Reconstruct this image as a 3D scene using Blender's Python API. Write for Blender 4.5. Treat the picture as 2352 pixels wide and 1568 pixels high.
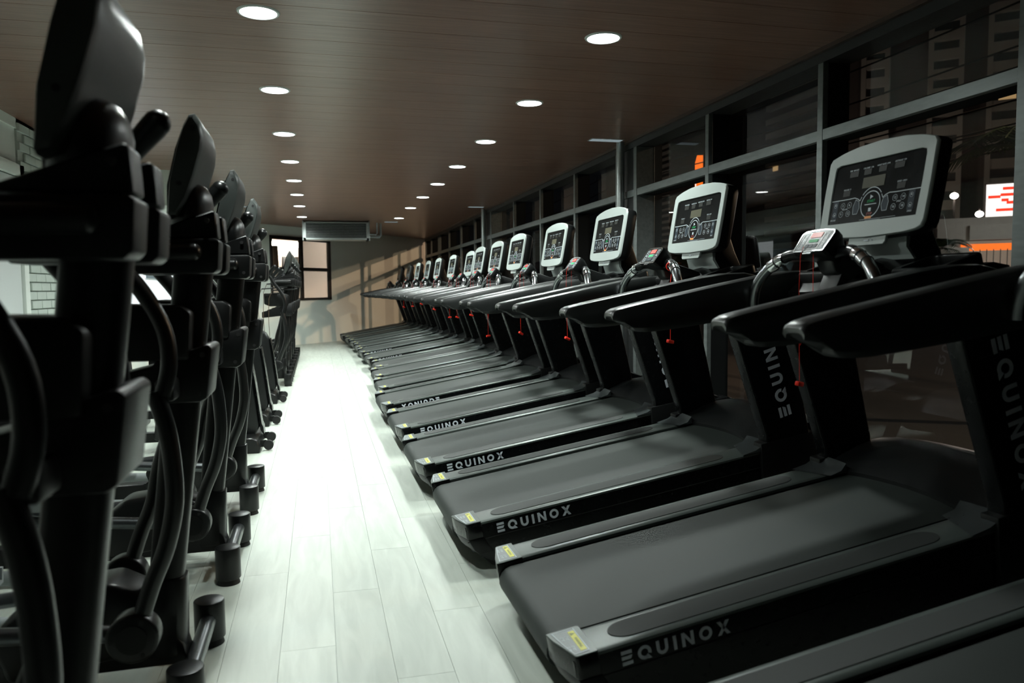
import bpy, bmesh, math, random
from mathutils import Vector, Matrix, Euler
random.seed(7)
S = bpy.context.scene
for o in list(bpy.data.objects): bpy.data.objects.remove(o, do_unlink=True)
COL = S.collection
PI = math.pi
def R(d): return math.radians(d)

# ------------------------------------------------------------------ camera, world, light, exposure
CAM_Z = 1.2
cd = bpy.data.cameras.new('camera'); cam = bpy.data.objects.new('camera', cd); COL.objects.link(cam)
cd.sensor_width = 36.0; cd.lens = 1775.0 / 2352.0 * 36.0; cd.clip_start = 0.02; cd.clip_end = 2000
cam.matrix_world = Matrix(((0.96981008, 0.02527867, -0.24254773 * 1, 0.0),
                           (-0.2437005, 0.06433257, -0.96771452, 0.0),
                           (-0.00885881, 0.99760829, 0.0685508, CAM_Z),
                           (0, 0, 0, 1)))
cd.dof.use_dof = True; cd.dof.focus_distance = 4.6; cd.dof.aperture_fstop = 3.2
S.camera = cam
S.view_settings.view_transform = 'Standard'; S.view_settings.look = 'None'
S.view_settings.gamma = 1.0; S.view_settings.exposure = 0.12; S.view_settings.use_curve_mapping = False
wd = bpy.data.worlds.new('night'); S.world = wd; wd.use_nodes = True
wd.node_tree.nodes['Background'].inputs[0].default_value = (0.55, 0.60, 0.75, 1)
wd.node_tree.nodes['Background'].inputs[1].default_value = 0.0035
def lamp(kind, name, loc, power, color, size=0.2, rot=None, spot=None):
    l = bpy.data.lights.new(name, kind); l.energy = power; l.color = color
    if kind in ('POINT', 'SPOT'): l.shadow_soft_size = size
    if kind == 'SPOT': l.spot_size = spot; l.spot_blend = .3
    o = bpy.data.objects.new(name, l); o.location = loc
    if rot: o.rotation_euler = rot
    COL.objects.link(o); return o
# sodium street lamp down the road, shining through the glazing onto the far wall
_d = Vector((1.4, 19.0, 1.4)) - Vector((18.0, 13.0, 8.3))
lamp('SPOT', 'street_lamp_light', (18.0, 13.0, 8.3), 3900, (1.0, 0.60, 0.38), .10, _d.to_track_quat('-Z', 'Y').to_euler(), R(62))
# added fill lights without a visible source, to brighten the towers opposite
lamp('POINT', 'facade_fill_light', (70, 66, 9), 2600, (1.0, 0.82, 0.68), 1.0)
lamp('POINT', 'facade_fill_light', (78, 108, 12), 2200, (1.0, 0.86, 0.74), 1.0)
lamp('POINT', 'shop_fill_light', (31.0, 29.0, 4.8), 220, (1.0, 0.9, 0.8), .4)  # added fill that brightens the palm and shop front, no visible source
lamp('POINT', 'street_front_light', (14, 5.5, 6.0), 1500, (1.0, 0.70, 0.46), .12)
DOWNLIGHT = 16.0; SPOT_POWER = 205.0

# ------------------------------------------------------------------ materials
def _nt(n):
    m = bpy.data.materials.new(n); m.use_nodes = True; return m, m.node_tree
def mat(n, col, rough=.5, metal=0., spec=.5, nscale=40., namt=.12, bump=0., stretch=(1, 1, 1), rvar=.06, coat=0.):
    m, t = _nt(n); b = t.nodes['Principled BSDF']
    b.inputs['Metallic'].default_value = metal; b.inputs['Specular IOR Level'].default_value = spec
    b.inputs['Coat Weight'].default_value = coat
    tc = t.nodes.new('ShaderNodeTexCoord'); mp = t.nodes.new('ShaderNodeMapping'); mp.inputs['Scale'].default_value = stretch
    nz = t.nodes.new('ShaderNodeTexNoise'); nz.inputs['Scale'].default_value = nscale; nz.inputs['Detail'].default_value = 3
    t.links.new(tc.outputs['Object'], mp.inputs[0]); t.links.new(mp.outputs[0], nz.inputs['Vector'])
    mx = t.nodes.new('ShaderNodeMix'); mx.data_type = 'RGBA'
    mx.inputs[6].default_value = (*[c * (1 - namt) for c in col], 1); mx.inputs[7].default_value = (*[min(1, c * (1 + namt)) for c in col], 1)
    t.links.new(nz.outputs[0], mx.inputs[0]); t.links.new(mx.outputs[2], b.inputs['Base Color'])
    mr = t.nodes.new('ShaderNodeMapRange'); mr.inputs[3].default_value = max(0, rough - rvar); mr.inputs[4].default_value = min(1, rough + rvar)
    t.links.new(nz.outputs[0], mr.inputs[0]); t.links.new(mr.outputs[0], b.inputs['Roughness'])
    if bump:
        bp = t.nodes.new('ShaderNodeBump'); bp.inputs['Strength'].default_value = bump; bp.inputs['Distance'].default_value = .002
        t.links.new(nz.outputs[0], bp.inputs['Height']); t.links.new(bp.outputs[0], b.inputs['Normal'])
    return m
def emit(n, col, s):
    m, t = _nt(n); t.nodes.remove(t.nodes['Principled BSDF'])
    e = t.nodes.new('ShaderNodeEmission'); e.inputs[0].default_value = (*col, 1); e.inputs[1].default_value = s
    t.links.new(e.outputs[0], t.nodes['Material Output'].inputs[0]); return m
def wood(n, c1, c2, rough, stretch, scale, var, spec=.5, bump=.1, rings=False):
    m, t = _nt(n); b = t.nodes['Principled BSDF']; b.inputs['Specular IOR Level'].default_value = spec
    tc = t.nodes.new('ShaderNodeTexCoord'); oi = t.nodes.new('ShaderNodeObjectInfo')
    ad = t.nodes.new('ShaderNodeVectorMath'); ad.operation = 'ADD'
    cb = t.nodes.new('ShaderNodeCombineXYZ'); ml = t.nodes.new('ShaderNodeMath'); ml.operation = 'MULTIPLY'; ml.inputs[1].default_value = 37.
    t.links.new(oi.outputs['Random'], ml.inputs[0]); t.links.new(ml.outputs[0], cb.inputs[0]); t.links.new(ml.outputs[0], cb.inputs[1])
    t.links.new(tc.outputs['Object'], ad.inputs[0]); t.links.new(cb.outputs[0], ad.inputs[1])
    mp = t.nodes.new('ShaderNodeMapping'); mp.inputs['Scale'].default_value = stretch
    t.links.new(ad.outputs[0], mp.inputs[0])
    nz = t.nodes.new('ShaderNodeTexNoise'); nz.inputs['Scale'].default_value = scale; nz.inputs['Detail'].default_value = 6; nz.inputs['Distortion'].default_value = .8
    t.links.new(mp.outputs[0], nz.inputs['Vector'])
    cr = t.nodes.new('ShaderNodeValToRGB'); cr.color_ramp.elements[0].position = .32; cr.color_ramp.elements[1].position = .68
    cr.color_ramp.elements[0].color = (*c1, 1); cr.color_ramp.elements[1].color = (*c2, 1)
    t.links.new(nz.outputs[0], cr.inputs[0])
    hs = t.nodes.new('ShaderNodeHueSaturation'); mr = t.nodes.new('ShaderNodeMapRange'); mr.inputs[3].default_value = 1 - var; mr.inputs[4].default_value = 1 + var
    t.links.new(oi.outputs['Random'], mr.inputs[0]); t.links.new(mr.outputs[0], hs.inputs['Value']); t.links.new(cr.outputs[0], hs.inputs['Color'])
    t.links.new(hs.outputs[0], b.inputs['Base Color']); b.inputs['Roughness'].default_value = rough
    bp = t.nodes.new('ShaderNodeBump'); bp.inputs['Strength'].default_value = bump; bp.inputs['Distance'].default_value = .001
    t.links.new(nz.outputs[0], bp.inputs['Height']); t.links.new(bp.outputs[0], b.inputs['Normal'])
    return m
def glass(n, tint, refl=1.0):
    m, t = _nt(n); t.nodes.remove(t.nodes['Principled BSDF'])
    fr = t.nodes.new('ShaderNodeFresnel'); fr.inputs[0].default_value = 1.5
    mu = t.nodes.new('ShaderNodeMath'); mu.operation = 'MULTIPLY'; mu.inputs[1].default_value = refl; mu.use_clamp = True
    tr = t.nodes.new('ShaderNodeBsdfTransparent'); tr.inputs[0].default_value = (*tint, 1)
    gl = t.nodes.new('ShaderNodeBsdfGlossy'); gl.inputs['Roughness'].default_value = 0.0
    mx = t.nodes.new('ShaderNodeMixShader')
    ge = t.nodes.new('ShaderNodeNewGeometry'); iv = t.nodes.new('ShaderNodeMath'); iv.operation = 'SUBTRACT'; iv.inputs[0].default_value = 1.0; t.links.new(ge.outputs['Backfacing'], iv.inputs[1])
    m2 = t.nodes.new('ShaderNodeMath'); m2.operation = 'MULTIPLY'; t.links.new(fr.outputs[0], m2.inputs[0]); t.links.new(iv.outputs[0], m2.inputs[1])
    t.links.new(m2.outputs[0], mu.inputs[0]); t.links.new(mu.outputs[0], mx.inputs[0]); t.links.new(tr.outputs[0], mx.inputs[1]); t.links.new(gl.outputs[0], mx.inputs[2])
    t.links.new(mx.outputs[0], t.nodes['Material Output'].inputs[0]); return m

M = dict(
 black=mat('black plastic', (.0035, .004, .004), .42, bump=.15, nscale=300, spec=.3),
 black_gloss=mat('gloss black plastic', (.003, .0035, .0038), .26, spec=.3),
 black_paint=mat('black powder coat', (.003, .0034, .0034), .36, nscale=120, bump=.1, spec=.3),
 shroud=mat('charcoal shroud plastic', (.0055, .0062, .0062), .33, nscale=200, bump=.1, spec=.38),
 console_shell=mat('grey console back plastic', (.040, .046, .043), .36, nscale=200, bump=.08),
 armrest=mat('satin black armrest', (.013, .0148, .0142), .35, nscale=30, spec=.45, rvar=.03),
 belt=mat('black running belt rubber', (.019, .0245, .022), .62, nscale=420, bump=.25, namt=.2, spec=.35),
 rail=mat('dark grey satin rail', (.080, .096, .089), .36, .25, nscale=200),
 pad=mat('ribbed anti slip pad', (.027, .031, .0295), .7, nscale=600, bump=.4),
 hood=mat('motor cover plastic', (.008, .009, .009), .34, nscale=200, bump=.1, spec=.4),
 silver=mat('silver grey console plastic', (.34, .385, .37), .42, nscale=500, bump=.15, namt=.06),
 steel=mat('brushed steel tube', (.30, .32, .33), .22, 1.0, nscale=60),
 chrome=mat('chrome', (.75, .78, .80), .12, 1.0, nscale=30, namt=.03),
 darksteel=mat('dark satin steel tube', (.13, .14, .145), .3, .9, nscale=60),
 foot=mat('dark silver foot cover', (.075, .085, .086), .30, .5, nscale=80),
 screen=mat('olive lcd glass', (.080, .076, .050), .4, nscale=9, namt=.05, spec=.1),
 dimscreen=mat('dim led window', (.017, .018, .016), .4, nscale=9, spec=.1),
 face=mat('black printed overlay', (.0025, .003, .003), .25, nscale=20, spec=.04),
 print_white=mat('white print', (.50, .56, .60), .5, nscale=20, namt=.03),
 print_blue=mat('blue grey print', (.018, .028, .040), .5, nscale=20, namt=.03, spec=.1),
 print_line=mat('pale grey print', (.52, .58, .62), .5, nscale=20, namt=.03),
 print_grey=mat('grey lettering', (.60, .64, .70), .45, nscale=20, namt=.03),
 green=mat('green print', (.02, .42, .13), .5, nscale=20, namt=.03, spec=.1),
 red=mat('red plastic', (.80, .035, .02), .4, nscale=20, namt=.05, spec=.2),
 darkred=mat('dark red print', (.30, .015, .01), .5, nscale=20, namt=.03),
 orange=mat('orange print', (.80, .28, .04), .5, nscale=20, namt=.03),
 yellow=mat('yellow warning label', (.62, .60, .10), .5, nscale=20, namt=.03),
 label=mat('grey label', (.16, .18, .18), .4, nscale=20, namt=.03),
 wall=mat('pale green grey painted wall', (.68, .73, .68), .75, nscale=3, namt=.04, bump=.05),
 brick=mat('white painted brick', (.46, .52, .475), .8, nscale=18, namt=.08, bump=.4),
 mortar=mat('painted mortar', (.42, .47, .43), .9, nscale=30),
 door=mat('white door leaf', (.60, .64, .63), .5, nscale=4, namt=.02),
 frame=mat('scuffed grey aluminium', (.16, .18, .175), .42, .4, nscale=9, namt=.35, stretch=(4, 1, 4)),
 darkcore=mat('dark frame core', (.010, .011, .011), .75, spec=.08),
 darkframe=mat('dark brown window frame', (.012, .010, .009), .4, nscale=30),
 galv=mat('galvanised sheet steel', (.42, .46, .45), .35, .8, nscale=25, namt=.2),
 coil=mat('heat exchanger fins', (.05, .056, .054), .5, .6, nscale=90),
 trimwood=mat('brown ceiling trim', (.055, .030, .020), .35, nscale=20),
 beige=mat('beige room wall', (.60, .52, .43), .8, nscale=2, namt=.04),
 asphalt=mat('night asphalt', (.009, .009, .009), .8, nscale=2),
 tower=mat('dark tower wall', (.055, .040, .036), .9, nscale=.1, namt=.2),
 slab=mat('pale tower slab', (.30, .265, .235), .9, nscale=.1, namt=.1),
 towerglass=mat('dark tower window', (.03, .03, .034), .3, nscale=.2),
 leaf=mat('palm leaf', (.030, .065, .018), .45, nscale=10, namt=.4),
 trunk=mat('palm trunk', (.07, .055, .04), .9, nscale=20, namt=.3, bump=.5),
 cable=mat('black cable', (.01, .01, .01), .6),
 rubber=mat('black rubber', (.009, .009, .009), .7, nscale=200),
 seatpad=mat('grey upholstery', (.20, .22, .22), .55, nscale=200, bump=.2),
 shopgrey=mat('grey shop fascia', (.36, .38, .38), .7, nscale=3),
 glass=glass('window glass', (.93, .95, .94), 1.5),
 glassb=glass('far window glass', (.97, .97, .96), .6),
 frost=mat('frosted film', (.86, .75, .66), .7, nscale=4, namt=.02),
 e_down=emit('downlight lens', (.94, 1.0, .985), DOWNLIGHT),
 e_tube=emit('room ceiling lamp', (1.0, .95, .86), 130.),
 e_slot=emit('glowing slot vent', (.55, .68, .72), .35),  # glow put onto the ceiling vents, which are no lamps
 e_window=emit('bright window of the side room', (.86, .95, .95), 1.25),
 e_orange=emit('orange light box', (1.0, .16, .015), 1.3),
 e_white=emit('white light box', (1.0, .90, .86), 1.4),
 e_red=emit('red neon', (1.0, .05, .02), 1.2),
 e_pink=emit('pink sign', (1.0, .35, .5), 1.3),
 e_flood=emit('flood lamp', (1.0, .97, .88), 22.),
 e_warmwin=emit('lit flat window', (1.0, .62, .28), .35),
 e_coolwin=emit('cool flat window', (.35, .5, .45), .12),
 e_bluewin=emit('blue screen window', (.3, .45, .9), .4),
 e_shop=emit('lit shop interior', (.85, .60, .45), .22),
 e_redspot=emit('red lamp', (1.0, .10, .03), 3.0),
)
def frosted(n, col):
    m, t = _nt(n); t.nodes.remove(t.nodes['Principled BSDF'])
    d = t.nodes.new('ShaderNodeBsdfDiffuse'); d.inputs[0].default_value = (*col, 1); r = t.nodes.new('ShaderNodeBsdfTranslucent'); r.inputs[0].default_value = (*col, 1)
    nz = t.nodes.new('ShaderNodeTexNoise'); nz.inputs['Scale'].default_value = 6; mr = t.nodes.new('ShaderNodeMapRange'); mr.inputs[3].default_value = .45; mr.inputs[4].default_value = .55
    mx = t.nodes.new('ShaderNodeMixShader'); t.links.new(nz.outputs[0], mr.inputs[0]); t.links.new(mr.outputs[0], mx.inputs[0])
    t.links.new(d.outputs[0], mx.inputs[1]); t.links.new(r.outputs[0], mx.inputs[2]); t.links.new(mx.outputs[0], t.nodes['Material Output'].inputs[0]); return m
M['frost'] = frosted('frosted window film', (.86, .76, .67))
M['floor'] = wood('pale oak vinyl', (.42, .458, .41), (.505, .545, .49), .45, (9, 1.1, 9), 2.2, .045, spec=.4, bump=.05)
M['ceiling'] = wood('dark walnut board', (.150, .078, .056), (.225, .124, .092), .30, (.8, 16, 16), 3.0, .05, spec=.42, bump=.12)

# ------------------------------------------------------------------ mesh helpers
class MB:
    def __init__(s): s.bm = bmesh.new()
    def box(s, x0, x1, y0, y1, z0, z1, M4=None):
        vs = [s.bm.verts.new(Vector(p)) for p in ((x0,y0,z0),(x1,y0,z0),(x1,y1,z0),(x0,y1,z0),(x0,y0,z1),(x1,y0,z1),(x1,y1,z1),(x0,y1,z1))]
        if M4:
            for v in vs: v.co = M4 @ v.co
        for f in ((3,2,1,0),(4,5,6,7),(0,1,5,4),(1,2,6,5),(2,3,7,6),(3,0,4,7)): s.bm.faces.new([vs[i] for i in f])
        return s
    def loft(s, secs, cap=True, closed=True):
        rows = [[s.bm.verts.new(Vector(p)) for p in sec] for sec in secs]; n = len(secs[0])
        for a, b in zip(rows, rows[1:]):
            for i in range(n if closed else n - 1):
                j = (i + 1) % n; s.bm.faces.new((a[i], a[j], b[j], b[i]))
        if cap: s.bm.faces.new(rows[0][::-1]); s.bm.faces.new(rows[-1])
        return s
    def prism(s, pts, y0, y1):          # polygon in x-z, extruded along y
        return s.loft([[(x, y0, z) for x, z in pts], [(x, y1, z) for x, z in pts]])
    def prismz(s, pts, z0, z1):
        return s.loft([[(x, y, z0) for x, y in pts], [(x, y, z1) for x, y in pts]])
    def tube(s, path, r, n=10):
        P = [Vector(p) for p in path]; rs = r if isinstance(r, (list, tuple)) else [r] * len(P)
        secs = []; up = None
        for i, p in enumerate(P):
            t = (P[min(i + 1, len(P) - 1)] - P[max(i - 1, 0)]).normalized()
            if up is None:
                up = Vector((0, 0, 1)) if abs(t.z) < .9 else Vector((1, 0, 0))
            a = t.cross(up).normalized(); b = a.cross(t).normalized(); up = b
            secs.append([p + (a * math.cos(2 * PI * k / n) + b * math.sin(2 * PI * k / n)) * rs[i] for k in range(n)])
        return s.loft(secs)
    def stube(s, path, r, n=12, k=4):
        P = [Vector(p) for p in path]; rs = list(r) if isinstance(r, (list, tuple)) else [r] * len(P); Q, RR = [], []
        for i in range(len(P) - 1):
            a, b, c, d = P[max(i - 1, 0)], P[i], P[i + 1], P[min(i + 2, len(P) - 1)]
            for j in range(k):
                t = j / k; Q.append(.5 * ((2 * b) + (c - a) * t + (2 * a - 5 * b + 4 * c - d) * t * t + (3 * b - a - 3 * c + d) * t ** 3)); RR.append(rs[i] + (rs[i + 1] - rs[i]) * t)
        Q.append(P[-1]); RR.append(rs[-1]); return s.tube(Q, RR, n)
    def cyl(s, p0, p1, r0, r1=None, n=20):
        return s.tube([p0, p1], [r0, r1 if r1 is not None else r0], n)
    def ball(s, c, rx, ry, rz, M4=None, n=16):
        vs = bmesh.ops.create_uvsphere(s.bm, u_segments=n, v_segments=n // 2 + 1, radius=1)['verts']
        for v in vs:
            v.co = Vector((v.co.x * rx, v.co.y * ry, v.co.z * rz))
            if M4: v.co = M4 @ v.co
            v.co += Vector(c)
        return s
    def flat(s, pts, F, t=.0006, lift=0.):   # planar polygon on a face frame F=(o,ex,ey)
        o, ex, ey = F; n = ex.cross(ey)
        lo = [o + ex * a + ey * b + n * lift for a, b in pts]; hi = [p + n * t for p in lo]
        return s.loft([lo, hi])
    def ring(s, ca, cb, r, w, F, t=.0006, lift=0., a0=0., a1=2 * PI, n=28, sx=1., sy=1.):
        k = max(3, int(n * abs(a1 - a0) / (2 * PI)))
        for i in range(k):
            p, q = a0 + (a1 - a0) * i / k, a0 + (a1 - a0) * (i + 1) / k
            s.flat([(ca + math.cos(p) * r * sx, cb + math.sin(p) * r * sy), (ca + math.cos(p) * (r + w) * sx, cb + math.sin(p) * (r + w) * sy),
                    (ca + math.cos(q) * (r + w) * sx, cb + math.sin(q) * (r + w) * sy), (ca + math.cos(q) * r * sx, cb + math.sin(q) * r * sy)], F, t, lift)
        return s
    def line(s, pts, w, F, t=.0006, lift=0.):
        for (a, b), (c, d) in zip(pts, pts[1:]):
            L = math.hypot(c - a, d - b) or 1e-9; nx, ny = -(d - b) / L * w / 2, (c - a) / L * w / 2
            s.flat([(a - nx, b - ny), (c - nx, d - ny), (c + nx, d + ny), (a + nx, b + ny)], F, t, lift)
        return s
    def text(s, txt, a, b, size, F, lift=.0005, t=.0004, align='CENTER', shear=0.):
        cu = bpy.data.curves.new('t', 'FONT'); cu.body = txt; cu.size = size; cu.align_x = align; cu.align_y = 'CENTER'; cu.shear = shear
        cu.resolution_u = 2; cu.offset = size * .012
        ob = bpy.data.objects.new('t', cu); COL.objects.link(ob)
        bpy.context.view_layer.update()
        me = ob.to_mesh(); o, ex, ey = F; n = ex.cross(ey)
        vs = [s.bm.verts.new(o + ex * (a + v.co.x) + ey * (b + v.co.y) + n * (lift + t)) for v in me.vertices]
        for p in me.polygons:
            try: s.bm.faces.new([vs[i] for i in p.vertices])
            except ValueError: pass
        ob.to_mesh_clear(); bpy.data.objects.remove(ob, do_unlink=True); bpy.data.curves.remove(cu)
        return s
    def bevel(s, w, seg=2, ang=30):
        s.bm.normal_update()
        ed = [e for e in s.bm.edges if len(e.link_faces) == 2 and e.calc_face_angle(0) > R(ang)]
        if ed: bmesh.ops.bevel(s.bm, geom=ed, offset=w, segments=seg, affect='EDGES', clamp_overlap=True, profile=.5)
        return s
    def build(s, name, m, parent=None, fix=True, smooth=True, **kw):
        if fix: bmesh.ops.recalc_face_normals(s.bm, faces=s.bm.faces)
        me = bpy.data.meshes.new(name); s.bm.to_mesh(me); s.bm.free(); me.materials.append(m)
        if smooth:
            me.polygons.foreach_set('use_smooth', [True] * len(me.polygons)); me.set_sharp_from_angle(angle=R(38))
        o = bpy.data.objects.new(name, me); COL.objects.link(o); o.parent = parent
        for k, v in kw.items(): o[k] = v
        return o
def thing(name, label, cat, loc=(0, 0, 0), rot=(0, 0, 0), group=None):
    o = bpy.data.objects.new(name, None); COL.objects.link(o); o.location = loc; o.rotation_euler = rot; o.empty_display_size = .1
    o['label'] = label; o['category'] = cat
    if group: o['group'] = group
    return o
def kids(o): return [c for c in KID.get(o, [])]
KID = {}
def index():
    KID.clear()
    for o in bpy.data.objects:
        if o.parent: KID.setdefault(o.parent, []).append(o)
def copy_tree(o, parent=None, skip=()):
    c = o.copy(); COL.objects.link(c); c.parent = parent
    for ch in kids(o):
        if ch.name.split('.')[0] in skip: continue
        copy_tree(ch, c, skip)
    return c
def rrect(a0, a1, b0, b1, r, n=4):
    out = []
    for (cx, cy, s0) in ((a1 - r, b1 - r, 0), (a0 + r, b1 - r, PI / 2), (a0 + r, b0 + r, PI), (a1 - r, b0 + r, 1.5 * PI)):
        for i in range(n + 1):
            t = s0 + PI / 2 * i / n; out.append((cx + r * math.cos(t), cy + r * math.sin(t)))
    return out
V = Vector
FLO = MB  # alias

# lettering of the machines: seven geometric capitals, barred E and notched Q
def wordmark(mb, F, L, h, a0=0., b0=0., ang=0.):
    """writes the word along +a starting at (a0,b0), cap height h, total length L; ang rotates in the face plane"""
    o, ex, ey = F; c, s_ = math.cos(ang), math.sin(ang)
    ex2, ey2 = ex * c + ey * s_, ey * c - ex * s_; G = (o + ex * a0 + ey * b0, ex2, ey2)
    W = [.78, 1.0, .86, .24, .92, 1.0, .98]; gap = (L / h - sum(W)) / 6; x = 0.; w = .23
    def P(pts): mb.flat([((x + a) * h, b * h) for a, b in pts], G, .0012, .0003)
    def arc(cx, cy, ro, ri, a, b, n):
        for i in range(n):
            p, q = a + (b - a) * i / n, a + (b - a) * (i + 1) / n
            P([(cx + ri * math.cos(p), cy + ri * math.sin(p)), (cx + ro * math.cos(p), cy + ro * math.sin(p)), (cx + ro * math.cos(q), cy + ro * math.sin(q)), (cx + ri * math.cos(q), cy + ri * math.sin(q))])
    for k, wd_ in enumerate(W):
        if k == 0:
            P([(0, 0), (.78, 0), (.78, .24), (0, .24)]); P([(0, .38), (.66, .38), (.78, .62), (0, .62)]); P([(0, .76), (.78, .76), (.78, 1), (0, 1)])
        elif k == 1:
            arc(.5, .5, .5, .27, R(-20), R(300), 16); P([(.56, .22), (.72, .36), (1.0, 0), (.68, 0)])
        elif k == 2:
            P([(0, .42), (w, .42), (w, 1), (0, 1)]); P([(.86 - w, .42), (.86, .42), (.86, 1), (.86 - w, 1)]); arc(.43, .42, .43, .43 - w, PI, 2 * PI, 10)
        elif k == 3: P([(0, 0), (.24, 0), (.24, 1), (0, 1)])
        elif k == 4:
            P([(0, 0), (w, 0), (w, 1), (0, 1)]); P([(.92 - w, 0), (.92, 0), (.92, 1), (.92 - w, 1)]); P([(w, .66), (w, 1), (.92 - w, .34), (.92 - w, 0)])
        elif k == 5: arc(.5, .5, .5, .27, 0, 2 * PI, 18)
        else: P([(0, 0), (.29, 0), (.98, 1), (.69, 1)]); P([(.69, 0), (.98, 0), (.29, 1), (0, 1)])
        x += wd_ + gap

# ------------------------------------------------------------------ the room
H = 2.58
XW = 2.93            # inner frame plane
XG = 3.06            # glass plane
WD = V((.656, .755, 0)).normalized(); WO = V((-.467, 17.6, 0))    # far wall line
def wallp(s_, d=0., z=0.):  # point on far wall: s along, d behind
    return WO + WD * s_ + V((-WD.y, WD.x, 0)) * d + V((0, 0, z))
def wallmat(): 
    m = Matrix.Identity(4); n = V((-WD.y, WD.x, 0))
    for i in range(3): m[i][0] = WD[i]; m[i][1] = n[i]; m[i][2] = (0, 0, 1)[i]; m[i][3] = WO[i]
    return m
WM = wallmat()
# floor: base slab + individual planks along the aisle
fl = MB().box(-2.45, 3.15, -4, 22, -.12, -.006).build('floor', M['mortar'], kind='structure')
pw, pl_ = .18, 1.22
plank_me = None
others = MB(); npl = 0
cols = [(-.33 + .18 * k) for k in range(-12, 19)]
for ci, x in enumerate(cols):
    off = (ci * .47) % pl_
    y = -3.5 + off
    while y < 20.8:
        inner = -.9 < x < .95 and 1.6 < y + pl_ and y < 18.5
        if inner:
            if plank_me is None:
                o = MB().box(.0006, pw - .0006, .0006, pl_ - .0006, -.006, 0).build('floor_plank', M['floor'], fl); plank_me = o.data
            else:
                o = bpy.data.objects.new('floor_plank', plank_me); COL.objects.link(o); o.parent = fl
            o.location = (x, y, 0)
        elif x < 2.85:
            others.box(x + .0006, x + pw - .0006, y + .0006, y + pl_ - .0006, -.006, 0)
        y += pl_
others.build('outer_floor_planks', M['floor'], fl, kind='stuff')
# ceiling: slab + boards across the room
ce = MB().box(-2.45, 3.15, -4, 22, H + .012, H + .12).build('ceiling', M['trimwood'], kind='structure')
bme = None; y = -3.9; k = 0
while y < 21.6:
    if bme is None:
        o = MB().box(-2.36, 2.9, .001, .254, 0, .012).bevel(.0015, 1).build('ceiling_board', M['ceiling'], ce); bme = o.data
    else:
        o = bpy.data.objects.new('ceiling_board', bme); COL.objects.link(o); o.parent = ce
    o.location = (0, y, H); y += .255; k += 1
# left wall with door, brick bay
wl = MB().box(-2.42, -2.30, -4, 17.5, 0, H).build('wall_left', M['wall'], kind='structure')
bw = MB().box(-2.30, -2.285, 7.0, 9.25, .3, H).build('brick_backing', M['mortar'], wl)
brick_me = None; row = 0; z = .32
while z < H - .05:
    yy = 7.0 + (0 if row % 2 else .115)
    while yy < 9.2:
        ln = .222
        if brick_me is None:
            o = MB().box(0, .022, 0, ln, 0, .066).bevel(.004, 1).build('brick', M['brick'], wl); brick_me = o.data
        else: o = bpy.data.objects.new('brick', brick_me); COL.objects.link(o); o.parent = wl
        o.location = (-2.287 + random.uniform(-.002, .002), yy, z); yy += .232
    z += .0745; row += 1
dr = thing('door_1', 'white door in the left wall beside the painted brick', 'door', (-2.3, 6.3, 0)); 
for k_ in ('label', 'category'): del dr[k_]
dr['kind'] = 'structure'
MB().box(0, .045, -.25, .56, .01, 2.1).bevel(.004).build('door_leaf', M['door'], dr)
MB().box(0, .07, .565, .66, 0, 2.2).box(0, .07, -.35, -.26, 0, 2.2).box(0, .07, -.35, .66, 2.11, 2.2).bevel(.005).build('door_frame', M['wall'], dr)
MB().tube([(.045, .47, 1.02), (.09, .47, 1.02), (.09, .38, 1.02)], .009, 8).build('door_handle', M['steel'], dr)
# lit side-room window in left wall
w2 = thing('window_2', '', '', (-2.3, 11.3, 0))
for k_ in ('label', 'category'): del w2[k_]
w2['kind'] = 'structure'
MB().box(0, .02, -.9, 2.6, .95, 2.05).build('pane', M['e_window'], w2)
MB().box(0, .06, -.96, -.9, .9, 2.1).box(0, .06, 2.6, 2.66, .9, 2.1).box(0, .06, -.96, 2.66, .9, .95).box(0, .06, -.96, 2.66, 2.05, 2.1).build('window_frame', M['door'], w2)
nb = thing('notice_board', 'pale blue grey notice board in front of the bright left-wall window', 'board', (-2.25, 12.15, 1.3))
MB().box(0, .02, -.75, .85, .08, .78).bevel(.004).build('panel', mat('blue grey board', (.24, .30, .34), .6), nb)
MB().box(-.005, .026, -.77, .87, .06, .08).box(-.005, .026, -.77, .87, .78, .80).build('frame', M['door'], nb)
# lowered bulkhead along the left at the far end
MB().box(-2.30, -1.38, 9.6, 17.4, 2.18, H + .012).build('trim_1', M['wall'], kind='structure')
MB().box(-1.385, -1.365, 9.6, 17.0, 2.50, H).build('trim_2', M['trimwood'], kind='structure')
MB().box(-2.30, -2.285, -4, 9.6, 2.50, H).build('trim_3', M['wall'], kind='structure')
# far slanted wall with window opening
Wx0, Wx1, Wz0, Wz1 = -.74, 1.17, .98, 2.36
b = MB()
for a0, a1, z0, z1 in ((-3.2, Wx0, 0, H + .01), (Wx1, 5.35, 0, H + .01), (Wx0, Wx1, 0, Wz0), (Wx0, Wx1, Wz1, H + .01)):
    b.box(a0, a1, 0, .14, z0, z1, WM)
b.build('wall_far', M['wall'], kind='structure')
w1 = thing('window_1', '', '', (0, 0, 0))
for k_ in ('label', 'category'): del w1[k_]
w1['kind'] = 'structure'; w1.matrix_world = WM
fb = MB(); ft = .055
for a0, a1, z0, z1 in ((Wx0, Wx0 + ft, Wz0, Wz1), (Wx1 - .09, Wx1, Wz0, Wz1), (Wx0, Wx1, Wz0, Wz0 + .05), (Wx0, Wx1, Wz1 - .075, Wz1), (.17, .25, Wz0, Wz1), (Wx0, Wx1, 1.63, 1.70)):
    fb.box(a0, a1, -.03, .05, z0, z1)
fb.bevel(.004, 1).build('window_frame', M['darkframe'], w1)
MB().box(Wx1, Wx1 + .06, -.02, .02, Wz0 - .04, Wz1).build('window_reveal', M['wall'], w1)
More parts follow.
